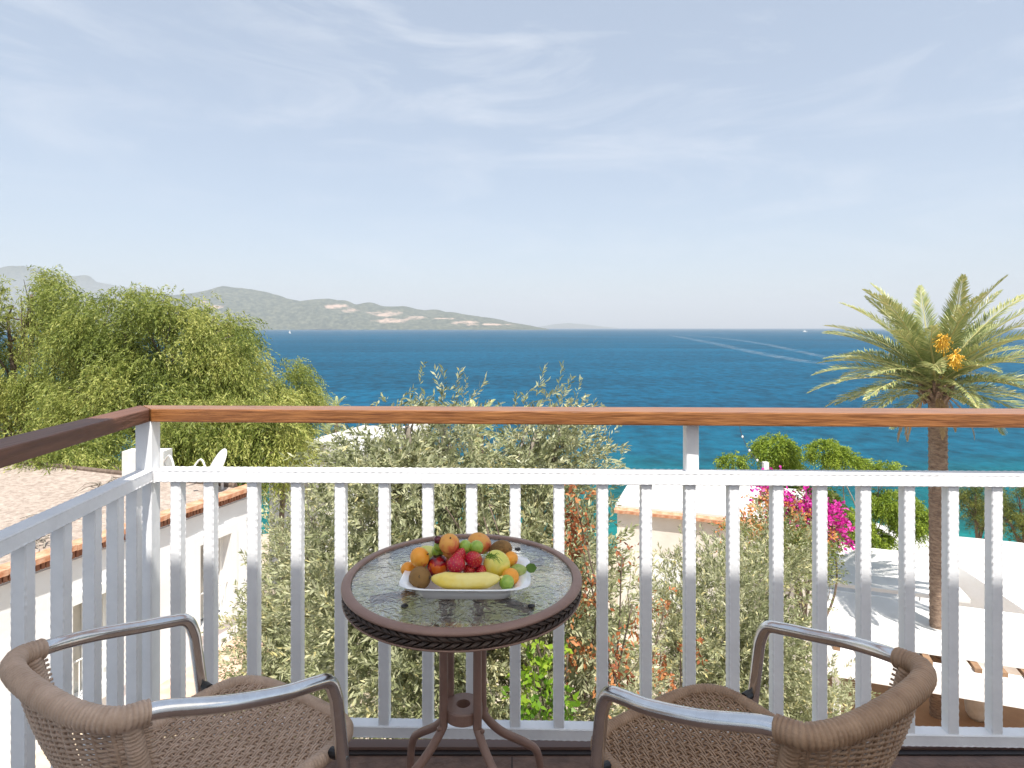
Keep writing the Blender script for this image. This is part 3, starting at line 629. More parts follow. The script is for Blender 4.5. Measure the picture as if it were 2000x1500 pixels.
for (y0, y1, z0, z1) in wins:
    fr = MB()
    for a0, a1, b0, b1 in ((y0-.14, y1+.14, z1, z1+.14), (y0-.14, y1+.14, z0-.14, z0), (y0-.14, y0, z0, z1), (y1, y1+.14, z0, z1)): fr.box(.002, .055, a0, a1, b0, b1)
    w = fr.build('window', M['frame'], hs)
    MB().box(-.20, -.19, y0, y1, z0, z1).build('pane', M['glassdark'], w)
    MB().box(-.188, -.15, (y0+y1)/2-.03, (y0+y1)/2+.03, z0, z1).box(-.188, -.15, y0, y0+.05, z0, z1).box(-.188, -.15, y1-.05, y1, z0, z1).build('sash', M['frame'], w)
    gr = MB()
    for k in range(7): gr.tube([(-.03, y0+.06+k*(y1-y0-.12)/6, z0), (-.03, y0+.06+k*(y1-y0-.12)/6, z0+.5)], .009, 6)
    gr.tube([(-.03, y0, z0+.5), (-.03, y1, z0+.5)], .012, 6).build('window_guard', M['frame'], w)
br_ = MB().box(-.13, .13, -.006, .256, -.035, .035).mesh('brick')
y = -8.95
for k in range(34):
    o = link('brick', br_, M['brick'], hs); o.location = (.0+random.uniform(-.008, .008), y, -.055+random.uniform(-.006, .006)); o.rotation_euler = (random.uniform(-.02, .02), random.uniform(-.05, .02), random.uniform(-.02, .02)); y += .2655
dn = MB()
for k in range(150): dn.box(-.02, .085+random.uniform(-.012, .006), -8.95+k*.0597, -8.95+k*.0597+.043, -.185, -.092)
tag(dn.build('dentil_course', M['brickdark'], hs), kind='stuff')
pl = MB().box(.0, .32, -6.35, -5.85, -2.6, -.45).box(-.04, .36, -6.39, -5.81, -.45, -.36).box(-.02, .34, -6.37, -5.83, -.62, -.56).build('pilaster', M['plaster'], hs)
MB().tube([(-.2, -.10, -.02), (-6.8, -.08, -.03)], .05, 8).build('roof_edge_log', M['bark'], hs)
tag(MB().box(-.0, 1.2, -9, -.2, -2.75, -2.58).build('garden_path', mat('path_brick', (.52, .33, .24), .9, (.62, .45, .35), 5), None), kind='structure')
gp = bpy.data.objects['garden_path']; gp.location = hs.location; gp.rotation_euler = hs.rotation_euler
# ---- things on its roof
ac = empty('air_conditioner', tuple(P(288, 930, 11.3)[:2])+(RZ-.045,), GROT+R(20)); tag(ac, 'white outdoor air conditioning unit on the gravel roof', 'air conditioner')
MB().box(-.38, .38, -.15, .15, .06, .56).build('casing', M['plastic'], ac)
MB().lathe([(.0001, 0), (.19, 0), (.20, .012)], 28).build('fan_grille', M['grille'], ac); g_ = [o for o in ac.children if o.name.startswith('fan')][0]; g_.location = (-.12, .165, .31); g_.rotation_euler = (R(-90), 0, 0)
for s in (-1, 1): MB().box(s*.28-.03, s*.28+.03, -.16, .16, 0, .06).build('foot', M['grille'], ac)
dz = empty('satellite_dish', (P(428, 930, 10.6)[0], 10.6, RZ-.045), R(-52)); tag(dz, 'white satellite dish with rust spots on the far roof edge', 'satellite dish')
di = MB(); pr = [(r, .55*r*r) for r in np.linspace(.001, .34, 10)]; di.lathe(pr+[(r, z-.008) for r, z in pr[::-1]], 36); d_ = di.build('reflector', M['rust'], dz, True); d_.location = (0, 0, .38); d_.rotation_euler = (R(62), 0, 0)
MB().tube([(0, .05, 0), (0, .05, .40)], .022, 10).build('mast', M['plastic'], dz); MB().tube(smooth_path([(0, -.06, .08), (0, -.30, .22), (0, -.38, .42)], 5), .010, 6).build('feed_arm', M['plastic'], dz)
MB().box(-.03, .03, -.43, -.37, .40, .47).build('receiver', M['plastic'], dz)
cb = MB(); z0 = RZ-.02
cb.tube(smooth_path([P(318, 905, 11.2), P(330, 890, 11.1), P(338, 905, 11.0), (P(345, 925, 10.9)[0], 10.9, z0), (P(370, 915, 11)[0], 10.8, z0), P(392, 897, 10.9), (P(415, 915, 10.8)[0], 10.7, z0)], 7), .018, 6)
tag(cb.build('cable', M['plastic']), 'loose white cable looping between the air conditioner and the dish', 'cable')
for (px, d) in ((110, 8.9), (205, 10.8), (60, 7.9)):
    q0 = P(px, 1000, d); ln = MB()
    for i in range(9):
        a = random.uniform(0, 6.28); l = random.uniform(.25, .6); ln.tube(smooth_path([(q0[0]+random.uniform(-.3, .3), q0[1]+random.uniform(-.2, .2), RZ-.03), (q0[0]+l*.5*math.cos(a), q0[1]+l*.5*math.sin(a), RZ+random.uniform(.02, .12)), (q0[0]+l*math.cos(a), q0[1]+l*math.sin(a), RZ-.01)], 4), [.012]*5+[.006]*4, 5)
    tag(ln.build('dead_branches', M['barkgrey']), {110: 'tangle of bleached dead branches near the roof edge bricks', 205: 'dead branches lying beside the air conditioning unit', 60: 'heap of dry branches at the near end of the gravel roof'}[px], 'branches')
# ---- low white outbuilding whose roof shows in front of the bay
ob = grid_empty('white_outbuilding', 2.15, 12.35, -2.3); tag(ob, 'low white flat-roofed outbuilding with a brick edge in front of the bay', 'building')
MB().box(0, 3.7, 0, 2.6, -4.2, -.12).build('wall', M['plaster2'], ob); MB().box(-.06, 3.76, .10, 2.66, -.118, 0).build('roof', M['canvas'], ob)
for k in range(17):
    o = link('brick', br_, M['brick'], ob); o.rotation_euler = (0, 0, R(-90)); o.location = (-.05+k*.225, .0, -.075+random.uniform(-.004, .004)); o.scale = (.9, .85, .9)
MB().box(.7, 1.5, -.03, -.004, -1.9, -.95).build('window', M['frame'], ob)
# ---- far white house below, beside the small palms
fh = grid_empty('white_house', P(560, 880, 25)[0], 23.2, -3.4); tag(fh, 'far white house with a flat terrace roof beyond the pepper tree', 'house')
MB().box(0, 3.4, 0, 6.5, -6.5, -.1).build('wall', M['plaster'], fh); MB().box(-.1, 3.5, -.1, 6.6, -.099, 0).build('roof', M['terrace'], fh)
MB().box(-.1, 3.5, -.1, .1, .001, .45).box(3.3, 3.5, .1, 6.6, .001, .45).build('parapet', M['plaster'], fh)
for k in range(3): MB().box(.4+k*1.0, 1.0+k*1.0, -.012, -.002, -1.9, -.8).build('window', M['glassdark'], fh)

# ---- terrace with white canopies at the foot of the palm
tz = -7.0
tg = MB(); c0 = np.array((5.2, 10.6)); pts = [c0, c0+GA*16, c0+GA*16+GB*8.5, c0+GA*9.5+GB*17.0, c0+GA*3.5+GB*17.0, c0+GB*10]
tg.add([(p[0], p[1], z) for z in (tz-.3, tz) for p in pts], [(5, 4, 3, 2, 1, 0), (6, 7, 8, 9, 10, 11)]+[(k, (k+1) % 6, 6+(k+1) % 6, 6+k) for k in range(6)])
tag(tg.build('terrace', M['terrace']), kind='structure')
tn = MB(); q0 = c0+GA*.6+GB*.4; q = [q0, q0+GA*9, q0+GA*9+GB*5.5, q0+GB*5.5]; tn.add([(p[0], p[1], tz+.006) for p in q], [(0, 1, 2, 3)]); tag(tn.build('terrace_paving', M['tan']), kind='structure')
def canopy(x, y, z, la, lb, label, beam=True, slots=14):
    o = grid_empty('canopy', x, y, z); tag(o, label, 'canopy', 'white canopies over the terrace')
    n = 14; v = []; q = np.random.default_rng(int(x*10))
    for j in range(n+1):
        for i in range(n+1):
            u, w = i/n, j/n; v.append((la*u, lb*w, -.05*math.sin(math.pi*u)*math.sin(math.pi*w)+.012*q.normal()*(0 < i < n)*(0 < j < n)))
    f = [(j*(n+1)+i, j*(n+1)+i+1, (j+1)*(n+1)+i+1, (j+1)*(n+1)+i) for j in range(n) for i in range(n)]
    MB().add(v, f).add([(a, b_, c-.035) for a, b_, c in v], [t[::-1] for t in f]).build('fabric', M['canvas'], o, True)
    e = MB().box(-.04, la+.04, -.045, .0, -.075, .015).box(-.04, la+.04, lb, lb+.045, -.075, .015).box(-.045, 0, 0, lb, -.075, .015).box(la, la+.045, 0, lb, -.075, .015).build('edge_frame', M['frame'], o)
    for k in range(1, 6): MB().box(la*k/6-.02, la*k/6+.02, .0, lb, -.072, -.040).build('rib', M['frame'], o)
    if beam:
        MB().box(-.1, la+.3, -.46, -.14, -.62, -.17).build('beam', M['plaster'], o)
        for k in range(slots): MB().box(.15+k*la/slots, .27+k*la/slots, -.30, 1.2, -.166, -.085).build('rafter', M['beamwood'], o)
        for a_ in (.2, la*.5, la-.2): MB().box(a_-.07, a_+.07, -.37, -.23, tz-z, -.621).build('post', M['plaster'], o)
        for a_ in (.2, la-.2): MB().box(a_-.07, a_+.07, lb-.2, lb-.06, tz-z, -.08).build('post', M['plaster'], o)
    else:
        for a_ in (.2, la-.2):
            for b_ in (.2, lb-.2): MB().box(a_-.06, a_+.06, b_-.06, b_+.06, tz-z, -.09).build('post', M['plaster'], o)
    return o
canopy(6.50, 12.62, -5.04, 5.6, 2.35, 'white fabric canopy that the palm trunk rises through')
c2 = np.array((6.50, 12.62))+GB*2.75; canopy(c2[0], c2[1], -4.98, 3.4, 2.9, 'white canopy nearer the sea, behind the one the palm pierces', False)
wd = grid_empty('wedge_wall', *P(1872, 1135, 15.2)[:2], -5.3); wd.location.z = -7.0
tag(wd, 'sloping white triangular wall beside the palm trunk', 'wall')
MB().add([(0, 0, 0), (1.5, -.7, 0), (1.5, -.5, 0), (0, .2, 0), (0, 0, 2.35), (1.5, -.7, 1.45), (1.5, -.5, 1.45), (0, .2, 2.35)], [(0, 3, 2, 1), (4, 5, 6, 7), (0, 1, 5, 4), (1, 2, 6, 5), (2, 3, 7, 6), (3, 0, 4, 7)]).build('slope', M['plaster'], wd)
MB().box(1.6, 4.4, -1.1, -.8, 0, 1.2).build('low_wall', M['plaster'], wd)
ur = empty('urn', tuple(P(1908, 1395, 12.9)[:2])+(tz,)); tag(ur, 'pale clay urn standing under the canopy beam', 'urn')
MB().lathe([(.0001, .0), (.13, 0), (.20, .12), (.22, .30), (.16, .46), (.12, .52), (.15, .56), (.13, .56), (.10, .50), (.0001, .48)], 28).build('body', M['pot'], ur, True)
tz_post = P(1495, 950, 12.0)
ps = empty('concrete_post', (tz_post[0], 12.0, -3.6)); tag(ps, 'slim white concrete post with a string of bulbs above the bougainvillea', 'post')
MB().box(-.05, .05, -.05, .05, 0, 2.28).build('shaft', M['plastic'], ps)
cord = smooth_path([(-.0, 0, 2.2), (-.20, .1, 2.38), (-.38, .2, 2.75), (-.45, .3, 3.2)], 6); MB().tube(cord, .006, 5).build('cord', M['rope'], ps)
for k in (4, 8, 12, 16): MB().lathe([(.0001, -.03), (.02, -.015), (.02, .01), (.0001, .025)], 10, tuple(cord[k])).build('bulb', M['bulb'], ps, True)
# ---- beach parasols
for i, (px, py, lb) in enumerate(((1712, 1030, 'white beach parasol by the water, first of the row'), (1743, 1031, 'white beach parasol by the water, middle of the row'), (1772, 1034, 'white beach parasol by the water beside the palm trunk'))):
    d = 72+i; p = P(px, py, d); o = empty('beach_umbrella', (p[0], d, p[2]-2.2)); tag(o, lb, 'umbrella', 'parasols on the beach')
    MB().lathe([(.02, 2.75), (.7, 2.5), (1.35, 2.12), (1.36, 2.0), (1.30, 2.08), (.02, 2.66)], 8).build('cover', M['canvas'], o); MB().tube([(0, 0, 0), (0, 0, 2.7)], .035, 8).build('pole', M['plastic'], o)
# ---- boats and the wake
yt = empty('motor_yacht', (P(1572, 648, 3300)[0], 3300, SEA)); tag(yt, 'white motor yacht far out on the bay', 'boat')
MB().add([(-11, -2.5, .3), (9, -2.5, .3), (13, 0, .5), (9, 2.5, .3), (-11, 2.5, .3), (-11, -3, 3), (10, -3, 3.2), (15.5, 0, 4), (10, 3, 3.2), (-11, 3, 3)], [(0, 1, 6, 5), (1, 2, 7, 6), (2, 3, 8, 7), (3, 4, 9, 8), (4, 0, 5, 9), (5, 6, 7, 8, 9), (4, 3, 2, 1, 0)]).build('hull', M['plastic'], yt)
MB().box(-8, 5, -2.2, 2.2, 3.01, 6).box(-5, 2, -1.8, 1.8, 6.01, 8.2).build('cabin', M['frame'], yt); MB().tube([(-2, 0, 8), (-2.5, 0, 13)], .2, 6).build('mast', M['plastic'], yt)
sb = empty('sailboat', (P(566, 652, 2500)[0], 2500, SEA)); tag(sb, 'tiny white sailboat off the far headland', 'boat')
MB().add([(-4, -1.2, 0), (3, -1.2, 0), (5.5, 0, .2), (3, 1.2, 0), (-4, 1.2, 0), (-4, -1.4, 1.2), (3, -1.4, 1.3), (6, 0, 1.6), (3, 1.4, 1.3), (-4, 1.4, 1.2)], [(0, 1, 6, 5), (1, 2, 7, 6), (2, 3, 8, 7), (3, 4, 9, 8), (4, 0, 5, 9), (5, 6, 7, 8, 9), (4, 3, 2, 1, 0)]).build('hull', M['plastic'], sb)
MB().tube([(0, 0, 1), (0, 0, 14)], .12, 6).build('mast', M['plastic'], sb); MB().add([(-.1, .05, 2), (-4.5, .3, 2.2), (-.1, .05, 13.5)], [(0, 1, 2)]).add([(.2, 0, 2), (4.5, 0, 1.8), (.2, 0, 12)], [(0, 1, 2)]).build('sail', M['canvas'], sb)
def wake_mat():
    m = bpy.data.materials.new('foam'); m.use_nodes = True; t = m.node_tree; b = t.nodes['Principled BSDF']; b.inputs['Base Color'].default_value = (.75, .78, .80, 1); b.inputs['Roughness'].default_value = .8
    g = t.nodes.new('ShaderNodeNewGeometry'); n = t.nodes.new('ShaderNodeTexNoise'); n.inputs['Scale'].default_value = .12; n.inputs['Detail'].default_value = 6; t.links.new(g.outputs['Position'], n.inputs['Vector'])
    a = t.nodes.new('ShaderNodeAttribute'); a.attribute_name = 'foam'; r = t.nodes.new('ShaderNodeMapRange'); r.inputs['From Min'].default_value = .38; r.inputs['From Max'].default_value = .75; t.links.new(n.outputs['Fac'], r.inputs['Value'])
    k = t.nodes.new('ShaderNodeMath'); k.operation = 'MULTIPLY'; t.links.new(r.outputs[0], k.inputs[0]); t.links.new(a.outputs['Fac'], k.inputs[1]); t.links.new(k.outputs[0], b.inputs['Alpha']); return m
wk = wake_mat()
def sea_pt(px, py): d = (EYE-SEA)*F/(py-640); return np.array(((px-1000)/F*d, d, SEA+.12))
def wake(pts, widths):
    c = np.array(smooth_path([sea_pt(*p) for p in pts], 10)); n = len(c); w = np.interp(np.linspace(0, 1, n), np.linspace(0, 1, len(widths)), widths)
    t = np.gradient(c, axis=0); s = norm(np.stack([-t[:, 1], t[:, 0], 0*t[:, 0]], 1)); v = []; al = []
    for i in range(n):
        for u in (-1, -.4, .4, 1): v.append(c[i]+s[i]*w[i]*u); al.append((0 if abs(u) == 1 else .16)*min(1, i/4, (n-1-i)/8))
    f = [(i*4+k, i*4+k+1, i*4+k+5, i*4+k+4) for i in range(n-1) for k in range(3)]
    me = bpy.data.meshes.new('wake'); me.from_pydata(v, [], f); me.update(); a = me.attributes.new('foam', 'FLOAT', 'POINT'); a.data.foreach_set('value', al)
    o = link('boat_wake', me, wk); return o
w1 = wake([(1300, 653), (1370, 666), (1440, 681), (1520, 697), (1580, 707), (1660, 717)], [16, 14, 11, 9, 8, 7])
w1_ = wake([(1310, 651.5), (1400, 659.5), (1480, 670), (1540, 682), (1600, 695), (1650, 708)], [16, 13, 10, 8, 6, 5])
for o in (w1, w1_): tag(o, kind='stuff')

# ================================================================ VEGETATION
def ell_points(ells, n, shell=.55):
    """n points spread through the ellipsoids (px, py, depth, rx_px, ry_px), biased outward; also outward directions"""
    w = np.array([e[3]*e[4] for e in ells], float); idx = rng.choice(len(ells), n, p=w/w.sum()); d = norm(rng.normal(size=(n, 3))); r = rng.uniform(shell**3, 1, n)**(1/3)
    E = np.array([list(P(*e[:3]))+[e[3]/F*e[2], e[4]/F*e[2]] for e in ells])[idx]
    ax = np.stack([E[:, 3], (E[:, 3]+E[:, 4])*.5, E[:, 4]], 1); return E[:, :3]+d*r[:, None]*ax, d, idx
def clumped(ells, nclump, ntw, rc, shell=.5):
    c, d, _ = ell_points(ells, nclump, shell); k = rng.integers(0, nclump, ntw); p = c[k]+np.clip(rng.normal(size=(ntw, 3)), -1.7, 1.7)*rc; return p, d[k], rng.uniform(-.30, .30, nclump)[k]
def twigs(base, out, ln, nl, leaf, wid, up=.3, wild=.6, droop=0., spread=.9, tint=None, tvar=.2):
    n = len(base); d = norm(out+np.array((0, 0, up))+rng.normal(size=(n, 3))*wild); L_ = ln*rng.uniform(.6, 1.3, n)
    t = (np.arange(nl)+.6)/nl; Pn = base[:, None]+d[:, None]*L_[:, None, None]*t[None, :, None]; Pn[:, :, 2] -= droop*L_[:, None]*t[None]**2
    tg_ = np.repeat(d[:, None], nl, 1).copy(); tg_[:, :, 2] -= 2*droop*t[None]; tg_ = norm(tg_)
    sd = norm(np.cross(tg_, rng.normal(size=(n, nl, 3)))); ld = norm(tg_*1.0+sd*spread+np.array((0, 0, -droop*.3)))
    q = leaf_quads(Pn.reshape(-1, 3), ld.reshape(-1, 3), leaf*rng.uniform(.65, 1.2, n*nl), wid*rng.uniform(.75, 1.2, n*nl))
    tt = np.repeat((.5 if tint is None else .5+tint), nl) if not np.isscalar(tint) else np.full(n*nl, tint)
    return q, np.clip(tt+rng.normal(0, tvar, n*nl), 0, 1), (base, d, L_)
def skeleton(mb, root, ells, extra=(), r0=.12, seed=1, sub=10):
    q = np.random.default_rng(seed); cs = [P(*e[:3]) for e in ells]; root = np.array(root, float); mid = np.mean(cs, axis=0)*.55+root*.45
    mb.tube(smooth_path([root, root*.5+mid*.5+q.normal(size=3)*.1, mid], 6), np.linspace(r0, r0*.7, 13), 9)
    for c, e in zip(cs, ells):
        m = mid*.5+c*.5+q.normal(size=3)*.06*np.linalg.norm(c-mid); path = smooth_path([mid, m, c], 6); mb.tube(path, np.linspace(r0*.55, r0*.2, len(path)), 7)
        for k in range(sub):
            dd = norm(q.normal(size=3)+np.array((0, 0, .3))); s0 = path[int(q.integers(4, len(path)))]; tip = c+dd*np.array((e[3], (e[3]+e[4])/2, e[4]))/F*e[2]*.85
            mm_ = s0*.5+tip*.5+q.normal(size=3)*.1*np.linalg.norm(tip-s0); pp = smooth_path([s0, mm_, tip], 5); mb.tube(pp, np.linspace(r0*.16, r0*.03, len(pp)), 5, caps=False)
def tree(name, label, cat, root, ells, bark, r0, parts, group=None, seed=1, sub=10):
    """parts: list of (part name, material, quads, tint)"""
    o = empty(name, tuple(map(float, root))); tag(o, label, cat, group); mb = MB(); skeleton(mb, root, ells, r0=r0, seed=seed, sub=sub)
    t_ = mb.build('trunk', M[bark], o, True); t_.location = -Vector(o.location)
    for nm, m, q, tn in parts:
        c = link(nm, quads_mesh(nm, q, tn), M[m], o); c.location = -Vector(o.location)
    return o
def groundpt(px, d): x = (px-1000)/F*d; return (x, d, ground_z(x, d)-.1)
# ---- pepper trees (weeping)
def pepper(ells, ntw, rc=.42, nclump=120):
    b, o, tn = clumped(ells, nclump, ntw, rc, .45); q1, t1, _ = twigs(b, o, .46, 10, .115, .026, up=.15, wild=.5, droop=.85, spread=.75, tint=tn, tvar=.17); return q1, t1
PT = [('tall feathery pepper tree with a thin bare leader standing behind the gravel roof', 60, 18.5, [(60, 705, 18, 130, 120), (150, 640, 18, 75, 65), (15, 620, 18, 70, 50), (62, 575, 18, 22, 42), (40, 840, 17, 130, 85), (-90, 720, 18, 120, 140)], 12000),
      ('broad weeping pepper tree with a dark forked trunk behind the air conditioner', 290, 16.5, [(240, 638, 16.5, 80, 62), (330, 700, 16.5, 110, 100), (410, 670, 17, 60, 60), (185, 745, 16, 85, 95), (435, 730, 16.5, 62, 70), (270, 810, 15.5, 140, 70), (330, 605, 17, 40, 30)], 14500),
      ('small pepper tree with sea behind it beside the far white house', 560, 21, [(555, 755, 21, 48, 52), (585, 795, 21, 32, 36), (515, 790, 21, 42, 42), (530, 840, 20.5, 60, 45)], 4600),
      ('low drooping pepper tree overhanging the satellite dish', 470, 14, [(430, 860, 14, 80, 42), (350, 850, 13.6, 50, 36), (530, 850, 14, 45, 55), (120, 905, 13, 90, 26)], 7000)]
for i, (lb, px, d, el, nt) in enumerate(PT):
    q, tn = pepper(el, nt, rc=.27 if i != 2 else .24, nclump=nt//110)
    tree('pepper_tree', lb, 'tree', groundpt(px, d+.5), el, 'bark', .20 if i < 2 else .12, [('crown', 'pepper', q, tn)], 'pepper trees behind the house', seed=i+3, sub=7)
# ---- olive trees under the balcony
def olive(ells, ntw, nclump, rc=.20, ll=.060, up=.55, dead=0):
    b, o, tn = clumped(ells, nclump, ntw, rc, .35); return twigs(b, o, .24, 18, ll, .0155, up=up, wild=.55, droop=.08, spread=.75, tint=tn, tvar=.17)[:2]
OL = [('big silvery olive tree filling the view behind the table', 880, 5.4,
       [(770, 985, 4.6, 90, 85), (905, 935, 4.9, 95, 65), (1060, 915, 5.2, 85, 45), (840, 1130, 4.4, 140, 110), (1020, 1070, 4.8, 105, 110), (740, 1200, 4.5, 110, 115), (1090, 1180, 4.6, 95, 140), (900, 1300, 4.3, 190, 130), (1100, 1370, 4.4, 100, 90),
        (795, 832, 4.7, 34, 36), (865, 838, 4.8, 28, 32), (1050, 842, 5.2, 40, 30), (1095, 846, 5.2, 34, 28), (1130, 915, 5.2, 36, 24), (720, 910, 4.7, 40, 30)], 5600),
      ('olive bush beside the white house wall', 520, 6.6, [(612, 1010, 6.6, 40, 60), (620, 1100, 6.5, 62, 90), (570, 1240, 6.3, 72, 90), (610, 1340, 6.0, 100, 100), (510, 1395, 6.0, 40, 50)], 2600),
      ('olive bush in front of the white outbuilding', 1420, 6.8, [(1340, 1180, 6.8, 70, 55), (1420, 1230, 6.6, 110, 100), (1320, 1290, 6.3, 90, 110), (1510, 1110, 7.2, 60, 70), (1480, 1330, 6.4, 90, 90), (1360, 1410, 6.2, 120, 60), (1560, 1400, 6.6, 60, 45)], 3300)]
for i, (lb, px, d, el, nt) in enumerate(OL):
    q, tn = olive(el, nt, nt//22, .17 if i == 0 else .19)
    tree('olive_tree', lb, 'tree', groundpt(px, d), el, 'barkgrey', .10, [('crown', 'olive', q, tn)], 'olive trees below the balcony', seed=20+i, sub=9)
# ---- dry creeper, green creeper, hedge under the floor edge
def leafy(name, label, cat, ells, n, ll, lw, m, root, bark='bark', nl=6, tl=.16, up=-.3, droop=.3, rc=.05, nclump=None, group=None, r0=.02, extra=()):
    b, o, tn = clumped(ells, nclump or max(4, n//12), n, rc, .2); q, t_, _ = twigs(b, o, tl, nl, ll, lw, up=up, wild=.7, droop=droop, spread=1.0, tint=tn, tvar=.22)
    return tree(name, label, cat, root, ells, bark, r0, [('foliage', m, q, t_)]+list(extra), group, seed=len(label), sub=3)
leafy('dry_creeper', 'withered orange-brown creeper hanging in the olive tree', 'creeper', [(1125, 980, 4.0, 14, 45), (1140, 1080, 3.95, 26, 70), (1215, 1090, 4.05, 16, 45), (1170, 1180, 3.9, 24, 60), (1235, 1180, 3.95, 14, 40), (1110, 1270, 3.85, 20, 60), (1190, 1300, 3.85, 30, 60), (870, 990, 3.95, 10, 28), (945, 1010, 3.95, 9, 20)], 150, .042, .020, 'dry', groundpt(1150, 4.6), nl=5, tl=.13, up=-.8, droop=.5)
leafy('dry_creeper', 'withered orange creeper strand on the olive bush by the outbuilding', 'creeper', [(1290, 1270, 5.4, 12, 40), (1330, 1265, 5.4, 10, 34), (1318, 1330, 5.4, 16, 34), (1300, 1180, 5.5, 8, 20)], 55, .05, .024, 'dry', groundpt(1310, 5.8), nl=5, tl=.14, up=-.8, droop=.5)
leafy('green_creeper', 'bright green creeper climbing behind the table legs', 'creeper', [(1050, 1300, 3.5, 28, 30), (1055, 1360, 3.45, 30, 40), (1040, 1400, 3.4, 26, 24), (955, 985, 4.0, 18, 22)], 90, .050, .030, 'vine', groundpt(1050, 4.2), nl=5, tl=.12, up=.1, droop=.3)
he = []
for x in np.linspace(-.9, 2.9, 20): he.append((1000+x/2.5*F, 640+F*(EYE+.80)/2.5, 2.5, 90, 60))
leafy('hedge', 'low leafy green hedge growing just below the balcony edge', 'hedge', he, 520, .05, .028, 'vine', (.5, 2.6, -4.1), nl=6, tl=.14, up=.6, droop=.2, rc=.07)
# ---- bougainvillea with shrubs round it
be = [(1560, 990, 10.4, 34, 26), (1590, 1015, 10.3, 40, 20), (1505, 965, 10.6, 16, 22), (1625, 1030, 10.3, 16, 22), (1545, 1030, 10.2, 50, 26)]
b_, o_, tn_ = clumped(be[:4], 50, 430, .10, .2); qb, tb_, _ = twigs(b_, o_, .26, 8, .062, .05, up=.3, wild=.7, droop=.3, spread=1, tint=tn_)
b_, o_, tn_ = clumped([(1505, 1000, 10.3, 40, 26), (1455, 1030, 10.2, 34, 9), (1560, 1030, 10.1, 45, 22)], 26, 240, .10, .2); qo, to_, _ = twigs(b_, o_, .22, 7, .06, .04, up=.2, wild=.8, droop=.3, tint=tn_)
leafy('bougainvillea', 'magenta bougainvillea with orange-tinged leaves below the slim white post', 'shrub', be+[(1560, 1060, 10.0, 70, 30)], 420, .07, .042, 'shrub', groundpt(1550, 10.2), nl=7, tl=.25, up=.2, rc=.10, r0=.05, extra=[('blossom', 'bract', qb, tb_), ('orange_blossom', 'orangeleaf', qo, to_)])
leafy('garden_shrub', 'rounded grey-green shrub at the canopy corner', 'shrub', [(1560, 1085, 9.4, 60, 50), (1500, 1060, 9.4, 60, 40), (1585, 1130, 9.2, 34, 34), (1475, 1110, 9.0, 50, 40)], 800, .06, .018, 'shrub', groundpt(1540, 9.4), nl=9, tl=.26, up=.4, rc=.13, r0=.05)
# ---- feathery umbrella trees in front of the bay
def feathery(ells, n):
    b, o, tn = clumped(ells, max(8, n//9), n, .08, .80); o = norm(o*np.array((1, 1, .5))); return twigs(b, o, .24, 14, .070, .026, up=.2, wild=.35, droop=.7, spread=1.1, tint=tn, tvar=.15)[:2]
FT = [('bright green feathery tree with round clumps beside the slim post', 1515, 16.5, [(1512, 878, 16.5, 31, 17), (1530, 905, 16.5, 25, 9), (1428, 903, 16.5, 17, 7), (1590, 975, 16.5, 36, 18), (1545, 972, 16.5, 24, 14), (1610, 1010, 16.5, 28, 17)], 3600),
      ('bright green feathery tree with spreading clumps between post and palm trunk', 1690, 18, [(1615, 884, 18, 30, 14), (1650, 903, 18, 31, 10), (1720, 912, 18, 23, 5), (1740, 985, 18, 36, 17), (1650, 1020, 18, 36, 18), (1780, 1010, 18, 28, 24), (1700, 1050, 18, 31, 12)], 4600)]
for i, (lb, px, d, el, nt) in enumerate(FT):
    q, tn = feathery(el, nt); tree('feathery_tree', lb, 'tree', groundpt(px, d), el, 'barkgrey', .055, [('crown', 'feather', q, tn)], 'feathery trees above the beach', seed=40+i, sub=5)
# ---- pines on the point
PN = [('pine tree with a leaning dark trunk seen just past the palm trunk', 1905, 33, [(1905, 965, 33, 34, 18), (1935, 985, 33, 40, 22), (1890, 990, 33, 26, 16), (1925, 1012, 33, 40, 16)]),
      ('dense pine tree at the water beyond the white terrace', 2010, 31, [(1990, 970, 31, 50, 24), (2030, 1000, 31, 70, 34), (1970, 1015, 31, 40, 24), (1985, 1045, 31, 44, 16)])]
for i, (lb, px, d, el) in enumerate(PN):
    b, o, tn = clumped(el, 46, 1100, .20, .4); q, t_, _ = twigs(b, o, .30, 12, .16, .022, up=.5, wild=.6, droop=.0, spread=1.2, tint=tn, tvar=.18)
    tree('pine_tree', lb, 'tree', groundpt(px, d), el, 'bark', .17, [('crown', 'pine', q, t_)], 'pines on the shore', seed=60+i, sub=5)
